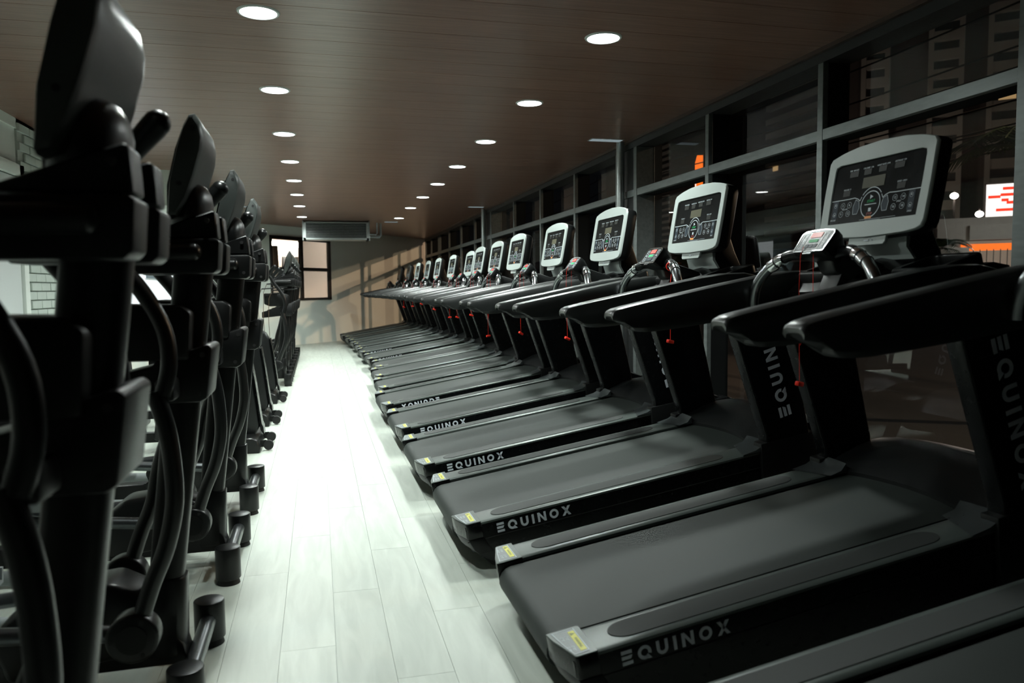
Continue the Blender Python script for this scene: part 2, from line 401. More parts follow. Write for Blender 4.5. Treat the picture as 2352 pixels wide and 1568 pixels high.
MB().box(Wx0 + .05, .18, .01, .016, 1.69, Wz1 - .06).build('pane', M['glassb'], w1)
for a0, a1, z0, z1 in ((.24, Wx1 - .08, 1.69, Wz1 - .06), (.24, Wx1 - .08, Wz0 + .04, 1.64), (Wx0 + .05, .18, Wz0 + .04, 1.64)):
    MB().loft([[(a0, .013, z0), (a1, .013, z0)], [(a0, .013, z1), (a1, .013, z1)]], cap=False, closed=False).build('frosted_pane', M['frost'], w1)
MB().box(.17, .20, -.05, -.03, 1.95, 2.06).build('window_latch', M['black'], w1)
# the lit room behind the window
b = MB(); b.box(-2.4, 4.2, 2.2, 2.3, 0, 2.9, WM).box(-2.5, -2.4, .16, 2.3, 0, 2.9, WM).box(4.2, 4.3, .16, 2.3, 0, 2.9, WM).box(-2.5, 4.3, .16, 2.3, 2.9, 3.0, WM).box(-2.5, 4.3, .16, 2.3, -.1, 0, WM)
b.build('wall_back_room', M['beige'], kind='structure')
t = thing('tube_lamp', 'bright tube lamp glowing behind the upper left pane of the far window', 'lamp', wallp(1.85, 2.08, 2.36))
t.rotation_euler = (0, 0, math.atan2(WD.y, WD.x))
MB().cyl((-.45, 0, 0), (.55, 0, 0), .06, n=12).build('tube', M['e_tube'], t); MB().box(-.5, .6, -.01, .08, .035, .09).build('housing', M['door'], t)
t = thing('dark_notice_panel', 'dark square panel on the beige wall behind the far window', 'panel', wallp(2.2, 2.16, 1.62)); t.rotation_euler = (0, 0, math.atan2(WD.y, WD.x))
MB().box(-.25, .28, 0, .03, 0, .42).bevel(.006).build('screen', mat('dark panel', (.05, .05, .05), .4), t); MB().box(-.27, .30, .01, .028, -.02, .44).build('border', M['darkframe'], t)
cu = MB(); pts = []
for i in range(25): pts.append((-.10 + i * .009, .03 * math.sin(i * 1.7)))
cu.loft([[(a, d, 1.0) for a, d in pts] + [(a, d + .01, 1.0) for a, d in pts[::-1]], [(a * .75 - .0, d, 2.2) for a, d in pts] + [(a * .75 - .0, d + .01, 2.2) for a, d in pts[::-1]]])
c_ = cu.build('curtain', mat('brown curtain', (.20, .15, .12), .8)); c_.matrix_world = Matrix.Translation(wallp(.04, .6)) @ Matrix.Rotation(math.atan2(WD.y, WD.x), 4, 'Z')
c_['label'] = 'brown gathered curtain inside the left pane of the far window'; c_['category'] = 'curtain'
# rear wall behind the camera
MB().box(-2.45, 3.0, -4.1, -4, 0, H).build('wall_rear', M['wall'], kind='structure')

# glazing on the right
wr = thing('wall_right', '', '', (0, 0, 0))
for k_ in ('label', 'category'): del wr[k_]
wr['kind'] = 'structure'
YS0, YS1 = 2.62, 21.3
MB().box(XW, XG + .09, -4.1, 2.62, 0, H + .01).build('side_wall', M['darkcore'], wr)  # unseen stretch, solid instead of glazed to keep street light out
MB().box(XW - .034, XW + .0, YS0, YS1, 2.05, 2.115).bevel(.003, 1).build('transom', M['frame'], wr); MB().box(XW, XG + .02, YS0, YS1, 2.055, 2.11).build('transom_core', M['darkcore'], wr)
MB().box(XW - .035, XG + .02, YS0, YS1, 0, .10).build('sill_rail', M['frame'], wr)
MB().box(XW - .035, XG + .02, YS0, YS1, 2.50, H + .01).build('head_rail', mat('dark head rail', (.018, .019, .019), .5), wr)
MB().box(XW - .06, XW - .035, YS0, YS1, 2.555, H + .01).build('head_trim', M['trimwood'], wr)
mull = [2.665, 4.045, 5.41, 8.54, 9.95, 11.38, 14.4, 15.85, 17.35, 18.66, 18.92, 20.15, 21.2]
for y in mull:
    w_ = .05 if y == 2.665 else .026
    MB().box(XW - .037, XW, y - w_, y + w_, .1, 2.5).bevel(.003, 1).build('mullion', M['frame'], wr); MB().box(XW, XG + .015, y - w_ + .003, y + w_ - .003, .1, 2.5).build('mullion_core', M['darkcore'], wr)
for yc, ww in ((7.0, .26), (13.3, .38)):
    MB().box(XW - .04, XG + .015, yc - ww, yc - ww + .07, .1, 2.5).bevel(.004, 1).build('mullion', M['frame'], wr)
    MB().box(XW - .04, XG + .015, yc + ww - .07, yc + ww, .1, 2.5).bevel(.004, 1).build('mullion', M['frame'], wr)
    MB().box(XW - .02, XW + .25, yc - ww + .07, yc + ww - .07, 0, H).build('column', mat('dark column', (.014, .015, .015), .5), wr)
    MB().cyl((XW - .085, yc + .02, 0), (XW - .085, yc + .02, H), .04, n=14).build('standing_pipe', M['galv'], wr)
stops = sorted(mull + [6.74, 7.26, 12.92, 13.68]); stops.remove(2.665); YS0 = 2.665 
for a, b_ in zip([YS0] + stops, stops):
    if (a, b_) in ((6.74, 7.26), (12.92, 13.68)): continue
    MB().box(XG - .004, XG + .004, a, b_, .1, 2.05).build('pane', M['glass'], wr)
    MB().box(XG - .004, XG + .004, a, b_, 2.115, 2.5).build('pane', M['glass'], wr)

# downlights
LN = ['first', 'second', 'third', 'fourth', 'fifth', 'sixth', 'seventh', 'eighth']
lens_me = bez_me = None
def downlight(x, y, label):
    global lens_me, bez_me
    beam(x, y)
    t = thing('downlight', label, 'ceiling light', (x, y, H), group='round recessed downlights in the brown ceiling')
    if lens_me is None:
        l = MB().cyl((0, 0, -.004), (0, 0, .004), .088, n=32).build('lens', M['e_down'], t); lens_me = l.data
        b2 = MB(); n = 32; secs = []
        for r, z_ in ((.088, 0), (.090, -.007), (.100, -.006), (.104, 0)): secs.append([(r * math.cos(2 * PI * i / n), r * math.sin(2 * PI * i / n), z_) for i in range(n)])
        g = b2.loft(secs, cap=False).build('trim_ring', M['door'], t); bez_me = g.data
    else:
        for nm, me in (('lens', lens_me), ('trim_ring', bez_me)):
            o = bpy.data.objects.new(nm, me); COL.objects.link(o); o.parent = t
def beam(x, y):
    lamp('SPOT', 'downlight_beam', (x, y, H - .012), SPOT_POWER * (.5 if y < 3 else 1), (.91, 1.0, .955), .085, (0, 0, 0), R(165)).data.spot_blend = .9
LY = [4.127, 5.665, 7.215, 8.73, 10.22, 11.7, 13.27, 15.2]
for i, y in enumerate(LY):
    downlight(-.25, y, '%s downlight from the camera in the left ceiling row, over the aisle' % LN[i])
    downlight(1.571, y, '%s downlight from the camera in the right ceiling row, over the treadmills' % LN[i])
downlight(-.25, 2.57, 'downlight just outside the top of the picture over the near aisle')
# slot vents, pale glow added for the light they reflect
for x, y, l, lb in ((2.66, 6.925, .3, 'thin pale slot vent with added glow on the ceiling by the near window column'), (2.64, 12.95, .25, 'thin pale slot vent with added glow on the ceiling by the far window column'), (-1.02, 13.5, .28, 'pale slot vent with added glow on the ceiling over the far cross trainers'), (1.5, 16.1, .26, 'pale slot vent with added glow on the ceiling right of the air handling unit')):
    t = thing('slot_vent', lb, 'ceiling light', (x, y, H)); MB().box(-l / 2, l / 2, -.05, .05, -.006, .0).build('diffuser', M['e_slot'], t); MB().box(-l / 2 - .01, l / 2 + .01, -.06, .06, -.004, .001).build('frame', M['door'], t)

# air handler
t = thing('air_handling_unit', 'galvanised open-fronted air handling unit hung under the ceiling', 'air conditioner', (.42, 15.95, 0), (0, 0, 0))
x0, x1, z0, z1 = -.66, .62, 2.2, 2.555
MB().box(x0, x0 + .05, 0, .45, z0, z1).box(x1 - .05, x1, 0, .45, z0, z1).box(x0, x1, 0, .45, z0, z0 + .04).box(x0, x1, 0, .45, z1 - .02, z1).box(x0, x1, .43, .45, z0, z1).bevel(.003, 1).build('casing', M['galv'], t)
MB().box(x0 + .05, x1 - .05, .05, .40, z0 + .045, z1 - .03).build('coil_block', M['coil'], t)
for k in range(9): MB().box(x0 + .05, x1 - .05, .03, .045, z0 + .06 + k * .032, z0 + .066 + k * .032).build('fin', M['galv'], t)
MB().tube([(x1, .1, z0 + .12), (x1 + .14, .1, z0 + .11), (x1 + .17, .1, z0 + .14), (x1 + .17, .1, z1)], .018, 8).tube([(x1, .2, z0 + .08), (x1 + .22, .2, z0 + .07), (x1 + .25, .2, z0 + .1), (x1 + .25, .2, z1)], .025, 8).build('pipe', M['galv'], t)
for xx in (x0 - .02, x1 + .0): MB().box(xx, xx + .02, .05, .10, z0 - .01, H - .001).build('bracket', M['galv'], t)

# ------------------------------------------------------------------ treadmill
PITCH = R(9.4)
UP_LEAN = [(1.437, .06), (1.452, .275), (1.36, .80), (1.35, .94), (1.66, .97), (1.645, .80), (1.655, .667), (1.682, .267), (1.70, .06)]
def make_treadmill():
    t = thing('treadmill', 'treadmill', 'treadmill')
    FZ = .20
    # side frames
    for s in (-1, 1):
        pr = [(0.0, .192), (0.0, .140), (.006, .134), (.045, .055), (.10, .012), (.30, -.004), (1.9, -.004), (2.02, .05), (2.02, .16), (1.95, .192)]
        y0, y1 = (.455, .345) if s > 0 else (-.455, -.345)
        fr = MB().prism(pr, y0, y1).bevel(.004, 1).build('side_frame', M['black_gloss'], t)
        MB().box(.0, 1.95, s * .4551, s * .4575, .1255, .1285).build('seam_strip', M['rubber'], fr)
        # rail top plate
        rp = MB()
        secs = []
        for u in (.055, 1.42):
            secs.append([(u, s * a, z_) for a, z_ in ((.312, .186), (.312, .197), (.318, .2015), (.330, .203), (.440, .203), (.452, .2015), (.457, .1985), (.457, .190))])
        rp.loft(secs).build('side_rail', M['rail'], t)
        # anti slip pad
        pts = []
        for i in range(13): a = PI / 2 + PI * i / 12; pts.append((.19 + .06 * math.cos(a), s * .386 + .046 * math.sin(a)))
        for i in range(13): a = -PI / 2 + PI * i / 12; pts.append((1.20 + .06 * math.cos(a), s * .386 + .046 * math.sin(a)))
        MB().prismz(pts, .2028, .2052).build('anti_slip_pad', M['pad'], t)
        # end cap
        inner, outer = .298, .463
        plan = [(-.030, s * inner), (-.024, s * (inner + .05)), (-.008, s * (inner + .11)), (.004, s * (outer - .006)), (.010, s * outer), (.070, s * outer), (.070, s * inner)]
        MB().prismz(plan, .136, .2035).bevel(.004, 2).build('end_cap_shell', M['black_gloss'], t)
        cap = MB().prismz(plan, .2035, .2075).bevel(.0015, 1).build('end_cap', M['rail'], t)
        plan2 = [(-.026, s * inner), (-.018, s * (inner + .06)), (.006, s * (outer - .004)), (.075, s * (outer - .004)), (.075, s * inner)]
        lo = [(.085, s * (inner + .02), .0), (.082, s * (inner + .07), .0), (.09, s * (outer - .02), .0), (.15, s * (outer - .02), .0), (.15, s * (inner + .02), .0)]
        mid = [(x + .018, y, .085) for x, y in plan2]
        MB().loft([lo, [(x, y, z_) for (x, y, z_) in mid], [(x, y, .134) for x, y in plan2]]).bevel(.004, 2).build('end_cap_base', M['black'], t)
        F = (V((0, 0, .2077)), V((0, -1, 0)), V((1, 0, 0)))
        c = -s * .382; w = .072
        lab = MB().flat([(c - w if s > 0 else c + w, .0005)] and [(-s * (inner + .008), -.018), (-s * (inner + .008), .052), (-s * (outer - .010), .052), (-s * (outer - .010), .006), (-s * (inner + .09), -.008)][::(1 if s < 0 else -1)], F, .0005).build('warning_label', M['label'], t)
        wl_ = MB(); pts = [(-s * (inner + .012), -.014), (-s * (inner + .09), -.004), (-s * (outer - .014), .008), (-s * (outer - .014), .050), (-s * (inner + .012), .050), (-s * (inner + .012), -.014)]
        wl_.line(pts, .0018, F, .0004, .0006)
        for kx in range(2):
            for ky in range(2):
                aa, bb = c - .034 + kx * .06, .004 + ky * .0125
                wl_.ring(aa, bb, .0026, .0016, F, .0003, .0006, n=8).line([(aa + .008, bb + .002), (aa + .024, bb + .002)], .0014, F, .0003, .0006).line([(aa + .008, bb - .002), (aa + .020, bb - .002)], .0012, F, .0003, .0006)
        wl_.build('label_print', M['print_line'], lab)
        MB().flat([(c - .058, .029), (c + .058, .029), (c + .058, .047), (c - .058, .047)], F, .0004, .0007).build('yellow_strip', M['yellow'], lab)
        tw = MB().flat([(c - .05, .0315), (c - .032, .0315), (c - .041, .0455)], F, .0003, .0012)
        tw.text('WARNING', c + .012, .0378, .012, F, .0012); tw.build('warning_print', mat('dark olive print', (.16, .18, .05), .5) if 'dop' not in M else M['dop'], lab)
    # belt loop
    sec = []
    for i in range(9): a = PI / 2 + PI * i / 8; sec.append((.018 + .052 * math.cos(a), .138 + .052 * math.sin(a)))
    top = [(1.62, .190)] + sec + [(1.62, .086)]
    MB().prism(top, -.287, .287).build('running_belt', M['belt'], t)
    MB().box(.04, 1.6, -.345, .345, .10, .176).build('deck_board', M['rubber'], t)
    MB().box(.03, .075, -.34, .34, .035, .078).bevel(.004, 1).build('rear_crossbar', M['darksteel'], t)
    for s in (-1, 1):
        MB().cyl((.015, s * .299, .138), (.015, s * .345, .138), .02, n=12).build('roller_end', M['black'], t)
        MB().cyl((.14, s * .385, -.026), (.14, s * .385, .006), .035, .028, n=16).build('rear_foot', M['rubber'], t)
        MB().prism([(1.66, .05), (1.74, .05), (1.80, -.24), (1.74, -.25)], s * .30, s * .34).build('lift_leg', M['black_paint'], t)
        MB().cyl((1.765, s * .295, -.248), (1.765, s * .345, -.248), .045, n=18).build('lift_wheel', M['rubber'], t)
    # motor cover
    secs = []
    for k in range(11):
        f = k / 10 * 2 - 1; v = f * .405
        bulge = .085 * (1 - f * f); h = .040 + .030 * (1 - abs(f) ** 3)
        secs.append([(1.42 + bulge, v, .180), (1.42 + bulge, v, .206), (1.50 + bulge * .8, v, .214 + h * .45), (1.60 + bulge * .5, v, .222 + h * .85), (1.69 + bulge * .3, v, .226 + h), (1.75, v, .222 + h), (1.82, v, .205 + h * .9), (1.93, v, .165 + h * .5), (2.03, v, .10), (2.03, v, .02), (1.7, v, .02), (1.62, v, .18)])
    MB().loft(secs).build('motor_cover', M['hood'], t)
    MB().ball((1.745, -.05, .287), .018, .085, .006).build('cover_badge', M['rail'], t)
    # foot covers (bent dark silver plates over the rails)
    for s in (-1, 1):
        sec = []
        for v, dz, du in ((.285, .000, .0), (.33, .006, -.012), (.38, .008, -.02), (.43, .006, -.015), (.462, .0, -.005)):
            sec.append([(1.325 + (.46 - v) * .32, s * v, .205), (1.395 + (.46 - v) * .22, s * v, .213 + dz * .5), (1.46, s * v, .238 + dz * .5), (1.46, s * v, .20)])
        MB().loft(sec).build('foot_cover', M['foot'], t)
        # uprights
        y0, y1 = s * .395, s * .468
        prs = MB().prism(UP_LEAN, y0, y1).bevel(.012, 3).build('upright', M['black_gloss'], t)
        MB().prism([(1.40, .0), (1.42, .24), (1.71, .24), (1.76, .0), (1.70, -.05), (1.46, -.05)], s * .40, s * .472).bevel(.008, 2).build('upright_base', M['black'], t)
        # handrail: lofted armrest
        st = [(.590, 1.004, .946, .78), (.588, 1.016, .936, .92), (.595, 1.024, .929, .98), (.612, 1.029, .924, 1), (.650, 1.032, .918, 1), (.72, 1.035, .912, 1), (.87, 1.040, .906, 1), (1.05, 1.046, .900, 1), (1.25, 1.050, .894, 1), (1.38, 1.046, .888, 1), (1.47, 1.034, .880, 1), (1.54, 1.008, .876, .95), (1.60, .965, .878, .9), (1.635, .915, .882, .7)]
        secs = []
        for u, zt, zb, f in st:
            w = .046 * f; c = s * .412; sk = .034 * max(0, (.95 - u) / .36)
            secs.append([(u, c - w, zt - .016), (u, c - w * .86, zt - .005), (u, c - w * .55, zt), (u, c + w * .55, zt), (u, c + w * .86, zt - .005), (u, c + w, zt - .016),
                         (u + sk * 1.1, c + w, (zt + zb) / 2), (u + sk * 2.0, c + w * .96, zb + .02), (u + sk * 2.6, c + w * .6, zb), (u + sk * 2.6, c - w * .6, zb), (u + sk * 2.0, c - w * .96, zb + .02), (u + sk * 1.1, c - w, (zt + zb) / 2)])
        MB().loft(secs).build('handrail', M['armrest'], t)
    # dash tray between the rails
    secs = []
    for k in range(13):
        f = k / 12 * 2 - 1; v = f * .375; m = math.exp(-(v / .12) ** 2)
        secs.append([(1.36 - .05 * m, v, .93), (1.35 - .06 * m, v, .965 + .05 * m), (1.40 - .04 * m, v, .995 + .06 * m), (1.50, v, 1.015 + .05 * m), (1.60, v, 1.02 + .04 * m), (1.66, v, 1.0), (1.68, v, .95), (1.62, v, .90), (1.45, v, .88)])
    MB().loft(secs).build('dash_tray', M['shroud'], t)
    for s in (-1, 1):
        # bottle pocket: raised rim with dark well
        out = rrect(-.105, .105, -.10, .10, .03); inn = rrect(-.078, .078, -.073, .073, .02)
        O = V((1.49, s * .255, 1.045)); ex = V((0, -1, 0)); ey = V((.985, 0, .12)).normalized(); n_ = ex.cross(ey)
        mb = MB(); A = lambda P_, d: [O + ex * a + ey * b2 + n_ * d for a, b2 in P_]
        mb.loft([A(out, -.07), A(out, -.006), A([(a * .96, b2 * .96) for a, b2 in out], 0), A([(a * 1.04, b2 * 1.04) for a, b2 in inn], 0), A(inn, -.005), A(inn, -.055)], cap=False)
        mb.build('bottle_holder', M['shroud'], t); 
        MB().loft([A(inn, -.056), A(inn, -.052)]).build('holder_floor', M['face'], t)
        # grip bar
        path = [(1.27, s * .07, 1.115), (1.262, s * .12, 1.122), (1.25, s * .17, 1.122), (1.237, s * .22, 1.108), (1.222, s * .265, 1.085), (1.205, s * .305, 1.052), (1.192, s * .335, 1.012), (1.185, s * .352, .965), (1.183, s * .358, .93)]
        MB().stube(path[:4], .0205, 14, 3).build('grip_sleeve', M['black_gloss'], t)
        MB().stube(path[3:], .0205, 14, 3).build('grip_bar', M['steel'], t)
        a_, b2_ = V(path[2]), V(path[4])
        MB().tube([a_.lerp(b2_, .30), a_.lerp(b2_, .45) + V((0, 0, .0045)), a_.lerp(b2_, .60) + V((0, 0, .004))], .0240, 14).build('pulse_sensor', M['chrome'], t)
        MB().tube([a_.lerp(b2_, .68) + V((0, 0, .002)), a_.lerp(b2_, .84), a_.lerp(b2_, 1.0)], .0240, 14).build('pulse_sensor', M['chrome'], t)
    # remote pad body
    ey = V((.71, 0, .704)); ex = V((0, -1, 0)); O = V((1.232, 0, 1.168)); n_ = ex.cross(ey).normalized()
    outl = [(-.088, -.040), (-.078, -.048), (.078, -.048), (.088, -.040), (.094, .030), (.084, .046), (.03, .052), (-.03, .052), (-.084, .046), (-.094, .030)]
    secs = []
    for d, sc, sh in ((0, .98, 0), (-.008, 1.0, 0), (-.035, .96, 0), (-.075, .7, .0), (-.11, .5, 0)):
        secs.append([O + ex * a * sc + ey * b2 * sc + n_ * d for a, b2 in outl])
    pb = MB().loft(secs).build('remote_pad', M['black'], t)
    MB().loft([[(1.25, -.05, 1.13), (1.25, .05, 1.13), (1.27, .04, 1.05), (1.27, -.04, 1.05)], [(1.33, -.06, 1.11), (1.33, .06, 1.11), (1.34, .06, .99), (1.34, -.06, .99)], [(1.44, -.09, 1.05), (1.44, .09, 1.05), (1.44, .09, .92), (1.44, -.09, .92)]]).bevel(.008, 2).build('pad_neck', M['shroud'], t)
    MB().prism([(1.24, .97), (1.30, 1.06), (1.40, 1.06), (1.42, .90), (1.34, .90)], -.05, .05).bevel(.01, 2).build('pad_support', M['black'], t)
    F = (O, ex, ey)
    fr = MB(); pts = [(-.082, -.044), (-.088, .030), (-.078, .042), (-.03, .047), (.03, .047), (.078, .042), (.088, .030), (.082, -.044)]
    fr.line([(-.028, -.044)] + pts + [(.028, -.044)], .0055, F, .0015, .0); fr.line([(-.022, -.052), (.022, -.052)], .005, F, .0015, -.002); fr.build('pad_bezel', M['chrome'], pb)
    MB().flat(rrect(-.078, .078, -.038, .040, .008), F, .0005, .0002).build('pad_face', M['face'], pb)
    pr = MB()
    for sx in (-1, 1):
        c = sx * .057
        for d in (0, .0035): pr.line([(c - .014 + d, -.033 + d), (c + .014 - d, -.033 + d), (c + .014 - d, .034 - d), (c - .014 + d, .034 - d), (c - .014 + d, -.033 + d)], .0009, F, .0004, .0008)
        for cy in (-.018, .020): pr.ring(c, cy, .0065, .001, F, .0004, .0008, n=14)
        pr.flat(rrect(c - .004, c + .004, -.003, .005, .001), F, .0004, .0008)
    pr.line([(-.030, -.008), (.030, -.008), (.030, .008), (-.030, .008), (-.030, -.008)], .0014, F, .0004, .0008)
    pr.build('pad_print', M['print_line'], pb)
    MB().flat(rrect(-.030, .030, .014, .036, .002), F, .0016, .0006).build('stop_button', M['red'], pb)
    MB().flat(rrect(-.024, .024, -.006, .006, .002), F, .0014, .0006).build('start_button', M['green'], pb)
    for k in range(3): MB().flat(rrect(-.033 + k * .023, -.013 + k * .023, -.030, -.014, .003), F, .0012, .0006).build('key', M['print_blue'], pb)
    # console
    O = V((1.459, 0, 1.176)); ey = V((.333, 0, .943)).normalized(); ex = V((0, -1, 0)); n_ = ex.cross(ey).normalized(); F = (O, ex, ey)
    out = [(-.266, .012), (-.258, -.008), (-.235, -.019), (-.18, -.026), (.0, -.032), (.18, -.026), (.235, -.019), (.258, -.008), (.266, .012), (.269, .14), (.267, .275), (.262, .286), (.20, .303), (.12, .315), (.0, .321), (-.12, .315), (-.20, .303), (-.262, .286), (-.267, .275), (-.269, .14)]
    def sec(d, sc=1., db=0.): return [O + ex * a * sc + ey * ((b2 - .14) * sc + .14 + db) + n_ * d for a, b2 in out]
    bd = MB().loft([sec(-.002), sec(-.03, 1.012), sec(-.055, .99), sec(-.075, .90), sec(-.085, .7)]).build('console', M['black'], t)
    inn = [(-.222, .030), (.222, .030), (.226, .14), (.226, .236), (.222, .250), (.21, .256), (-.21, .256), (-.222, .250), (-.226, .236), (-.226, .14)]
    # bezel ring as loft between outlines of equal count
    import math as _m
    def resample(poly, n):
        P_ = [V((a, b2, 0)) for a, b2 in poly]; c = V((0, .14, 0)); outp = []
        for k in range(n):
            an = 2 * PI * k / n; d = V((_m.cos(an), _m.sin(an), 0)); best = 0
            for i in range(len(P_)):
                p, q = P_[i] - c, P_[(i + 1) % len(P_)] - c; e = q - p; den = d.x * e.y - d.y * e.x
                if abs(den) < 1e-9: continue
                tt = (p.x * e.y - p.y * e.x) / den; uu = (p.x * d.y - p.y * d.x) / den
                if tt > 0 and -1e-6 <= uu <= 1 + 1e-6: best = max(best, tt)
            outp.append((c.x + d.x * best, c.y + d.y * best))
        return outp
    NN = 96; ro, ri = resample(out, NN), resample(inn, NN)
    def lay(P_, d, sc=1.): return [O + ex * a * sc + ey * ((b2 - .14) * sc + .14) + n_ * d for a, b2 in P_]
    MB().loft([lay(ro, -.004, 1.004), lay(ro, .004, 1.0), lay(ro, .008, .985), lay(ri, .006, 1.01), lay(ri, .002)], cap=False).build('bezel', M['silver'], bd)
    MB().flat([(-.085, -.060), (.085, -.060), (.095, -.050), (.095, -.024), (-.095, -.024), (-.095, -.050)], F, .012, -.012).bevel(.002, 1).build('lower_tab', M['silver'], bd)
    mm = MB().flat(rrect(-.012, .012, -.045, -.039, .0025), F, .001, .0005).ring(.03, -.042, .002, .001, F, .001, .0005, n=10); mm.build('tab_socket', M['print_line'], bd)
    fp = MB().flat(inn, F, .001, .001).build('display_panel', M['face'], bd)
    A0, A1, B1, B0 = -.226, .226, .256, .030
    def UV(u, v): return (A0 + (A1 - A0) * u, B1 + (B0 - B1) * v)
    def scr(u, v, w, h, m, nm): a, b2 = UV(u, v); MB().flat(rrect(a - w / 2, a + w / 2, b2 - h / 2, b2 + h / 2, .001), F, .0006, .0022).build(nm, m, fp)
    scr(.478, .37, .112, .040, M['screen'], 'main_screen')
    for u, v in ((.234, .19), (.393, .19), (.56, .185), (.739, .18), (.178, .50), (.79, .51)): scr(u, v, .046 if u in (.234, .739) else .038, .021, M['dimscreen'], 'small_screen')
    g = MB(); L_ = .0023
    for u, v, s_ in ((.225, .125, 'TIME  MIN:SEC'), (.393, .125, 'CALORIES  CAL'), (.56, .12, 'HEART RATE  BPM'), (.74, .115, 'DISTANCE  KM'), (.178, .435, 'INCLINE  %'), (.79, .445, 'SPEED  KM/H'), (.185, .765, 'INCLINE'), (.055, .93, 'INCLINE'), (.79, .755, 'SPEED'), (.915, .93, 'SPEED')):
        a, b2 = UV(u, v); g.text(s_, a, b2, .0078, F, L_, shear=.25)
    for u, v, s_ in ((.155, .70, '3'), (.235, .70, '6'), (.145, .84, '9'), (.23, .84, '12'), (.745, .69, '12'), (.83, .69, '14'), (.74, .83, '16'), (.83, .83, '18')):
        a, b2 = UV(u, v); g.text(s_, a, b2, .0125, F, L_)
    g.line([UV(.57 - .19, .975), UV(.78, .975)], .0009, F, .0003, L_); g.line([UV(.45, .995), UV(.62, .995)], .0009, F, .0003, L_)
    a, b2 = UV(.483, .735)
    g.flat([(a - .006, b2 + .019), (a + .009, b2 + .027), (a - .006, b2 + .035)], F, .0003, L_); g.line([(a - .030, b2), (a + .030, b2)], .0028, F, .0003, L_); g.flat([(a - .0065, b2 - .026), (a + .0065, b2 - .026), (a + .0065, b2 - .013), (a - .0065, b2 - .013)], F, .0003, L_)
    g.build('white_print', M['print_white'], fp, fix=True, kind='stuff')
    g = MB(); g.ring(a, b2, .046, .0032, F, .0004, L_, n=40); g.ring(a, b2 + .004, .056, .0028, F, .0004, L_, a0=R(35), a1=R(145), n=48)
    lf = [UV(.004, .60), UV(.22, .60)] + [(a - .088, b2 + .032), (a - .070, b2 + .026), (a - .058, b2 + .018)]
    g.line(lf, .0026, F, .0004, L_); g.line([(2 * a - p, q) for p, q in lf[2:][::-1]] + [UV(.74, .60), UV(.998, .60)], .0026, F, .0004, L_)
    g.line([(a - .058, b2 + .018), (a - .050, b2 + .032)], .0026, F, .0004, L_); g.line([(a + .058, b2 + .018), (a + .050, b2 + .032)], .0026, F, .0004, L_)
    for sx in (-1, 1):
        w1_ = [(a + sx * .062, b2 + .016), (a + sx * .080, b2 + .024), (a + sx * .090, b2 + .0), (a + sx * .086, b2 - .030), (a + sx * .064, b2 - .030), (a + sx * .056, b2 - .008), (a + sx * .062, b2 + .016)]
        g.line(w1_, .0014, F, .0004, L_ + .0003)
    for u, v in ((.155, .70), (.235, .70), (.145, .84), (.23, .84), (.745, .69), (.83, .69), (.74, .83), (.83, .83)):
        p, q = UV(u, v); g.ring(p, q, .0105, .0009, F, .0003, L_, n=16)
    g.build('outline_print', M['print_line'], fp, kind='stuff')
    for sx in (-1, 1):
        MB().flat([(a + sx * .062, b2 + .016), (a + sx * .080, b2 + .024), (a + sx * .090, b2 + .0), (a + sx * .086, b2 - .030), (a + sx * .064, b2 - .030), (a + sx * .056, b2 - .008)], F, .0004, .0022).build('wing_key', M['print_blue'], fp)
    for u in (.065, .915):
        p, q = UV(u, .76); MB().flat(rrect(p - .014, p + .014, q - .034, q + .034, .003), F, .0004, .0022).build('arrow_key', M['print_blue'], fp)
    ar = MB()
    for u in (.065, .915):
        p, q = UV(u, .76)
        for sg in (-1, 1): ar.ring(p, q + sg * .017, .0075, .0008, F, .0003, .003, n=12); ar.flat([(p - .0035, q + sg * .016), (p + .0035, q + sg * .016), (p, q + sg * .023)], F, .0003, .003)
    ar.build('arrow_print', M['print_line'], fp, kind='stuff')
    MB().text('START', a, b2 + .011, .0135, F, L_, shear=.2).build('start_word', M['green'], fp)
    MB().text('STOP', a, b2 - .035, .0125, F, L_, shear=.2).build('stop_word', M['darkred'], fp)
    p, q = UV(.478, .945); MB().flat(rrect(p - .017, p + .017, q - .0045, q + .0045, .002), F, .0005, .0024).build('orange_mark', M['orange'], fp)
    # neck
    MB().loft([[(1.505, -.150, 1.055), (1.505, .150, 1.055), (1.515, .150, 1.055), (1.515, -.150, 1.055)], [(1.492, -.135, 1.10), (1.492, .135, 1.10), (1.505, .135, 1.10), (1.505, -.135, 1.10)], [(1.490, -.150, 1.165), (1.490, .150, 1.165), (1.51, .150, 1.165), (1.51, -.150, 1.165)]]).build('neck_plate', M['silver'], t)
    MB().loft([[(1.512, -.148, 1.04), (1.512, .148, 1.04), (1.66, .13, 1.0), (1.66, -.13, 1.0)], [(1.505, -.135, 1.12), (1.505, .135, 1.12), (1.63, .12, 1.12), (1.63, -.12, 1.12)], [(1.53, -.13, 1.34), (1.53, .13, 1.34), (1.60, .10, 1.34), (1.60, -.10, 1.34)]]).bevel(.01, 2).build('neck', M['black'], t)
    return t
M['dop'] = mat('dark olive print', (.16, .18, .05), .5)
tm = make_treadmill(); index()
def lettering(kind):
    F = (V((0, -.4553, 0)), V((1, 0, 0)), V((0, 0, 1))); mb = MB()
    if kind == 'deck': wordmark(mb, F, .335, .041, .135, .1375)
    elif kind == 'deck_flip': wordmark(mb, F, .335, .041, .47, .1785, PI)
    else:
        F = (V((0, -.4683, 0)), V((1, 0, 0)), V((0, 0, 1)))
        if kind == 'up': wordmark(mb, F, .50, .062, 1.60, .345, R(97))
        else: wordmark(mb, F, .50, .062, 1.462, .80, R(-83))
    return mb.build('side_lettering' if 'deck' in kind else 'upright_lettering', M['print_grey'])
LET = {k: lettering(k) for k in ('deck', 'deck_flip', 'up', 'down')}
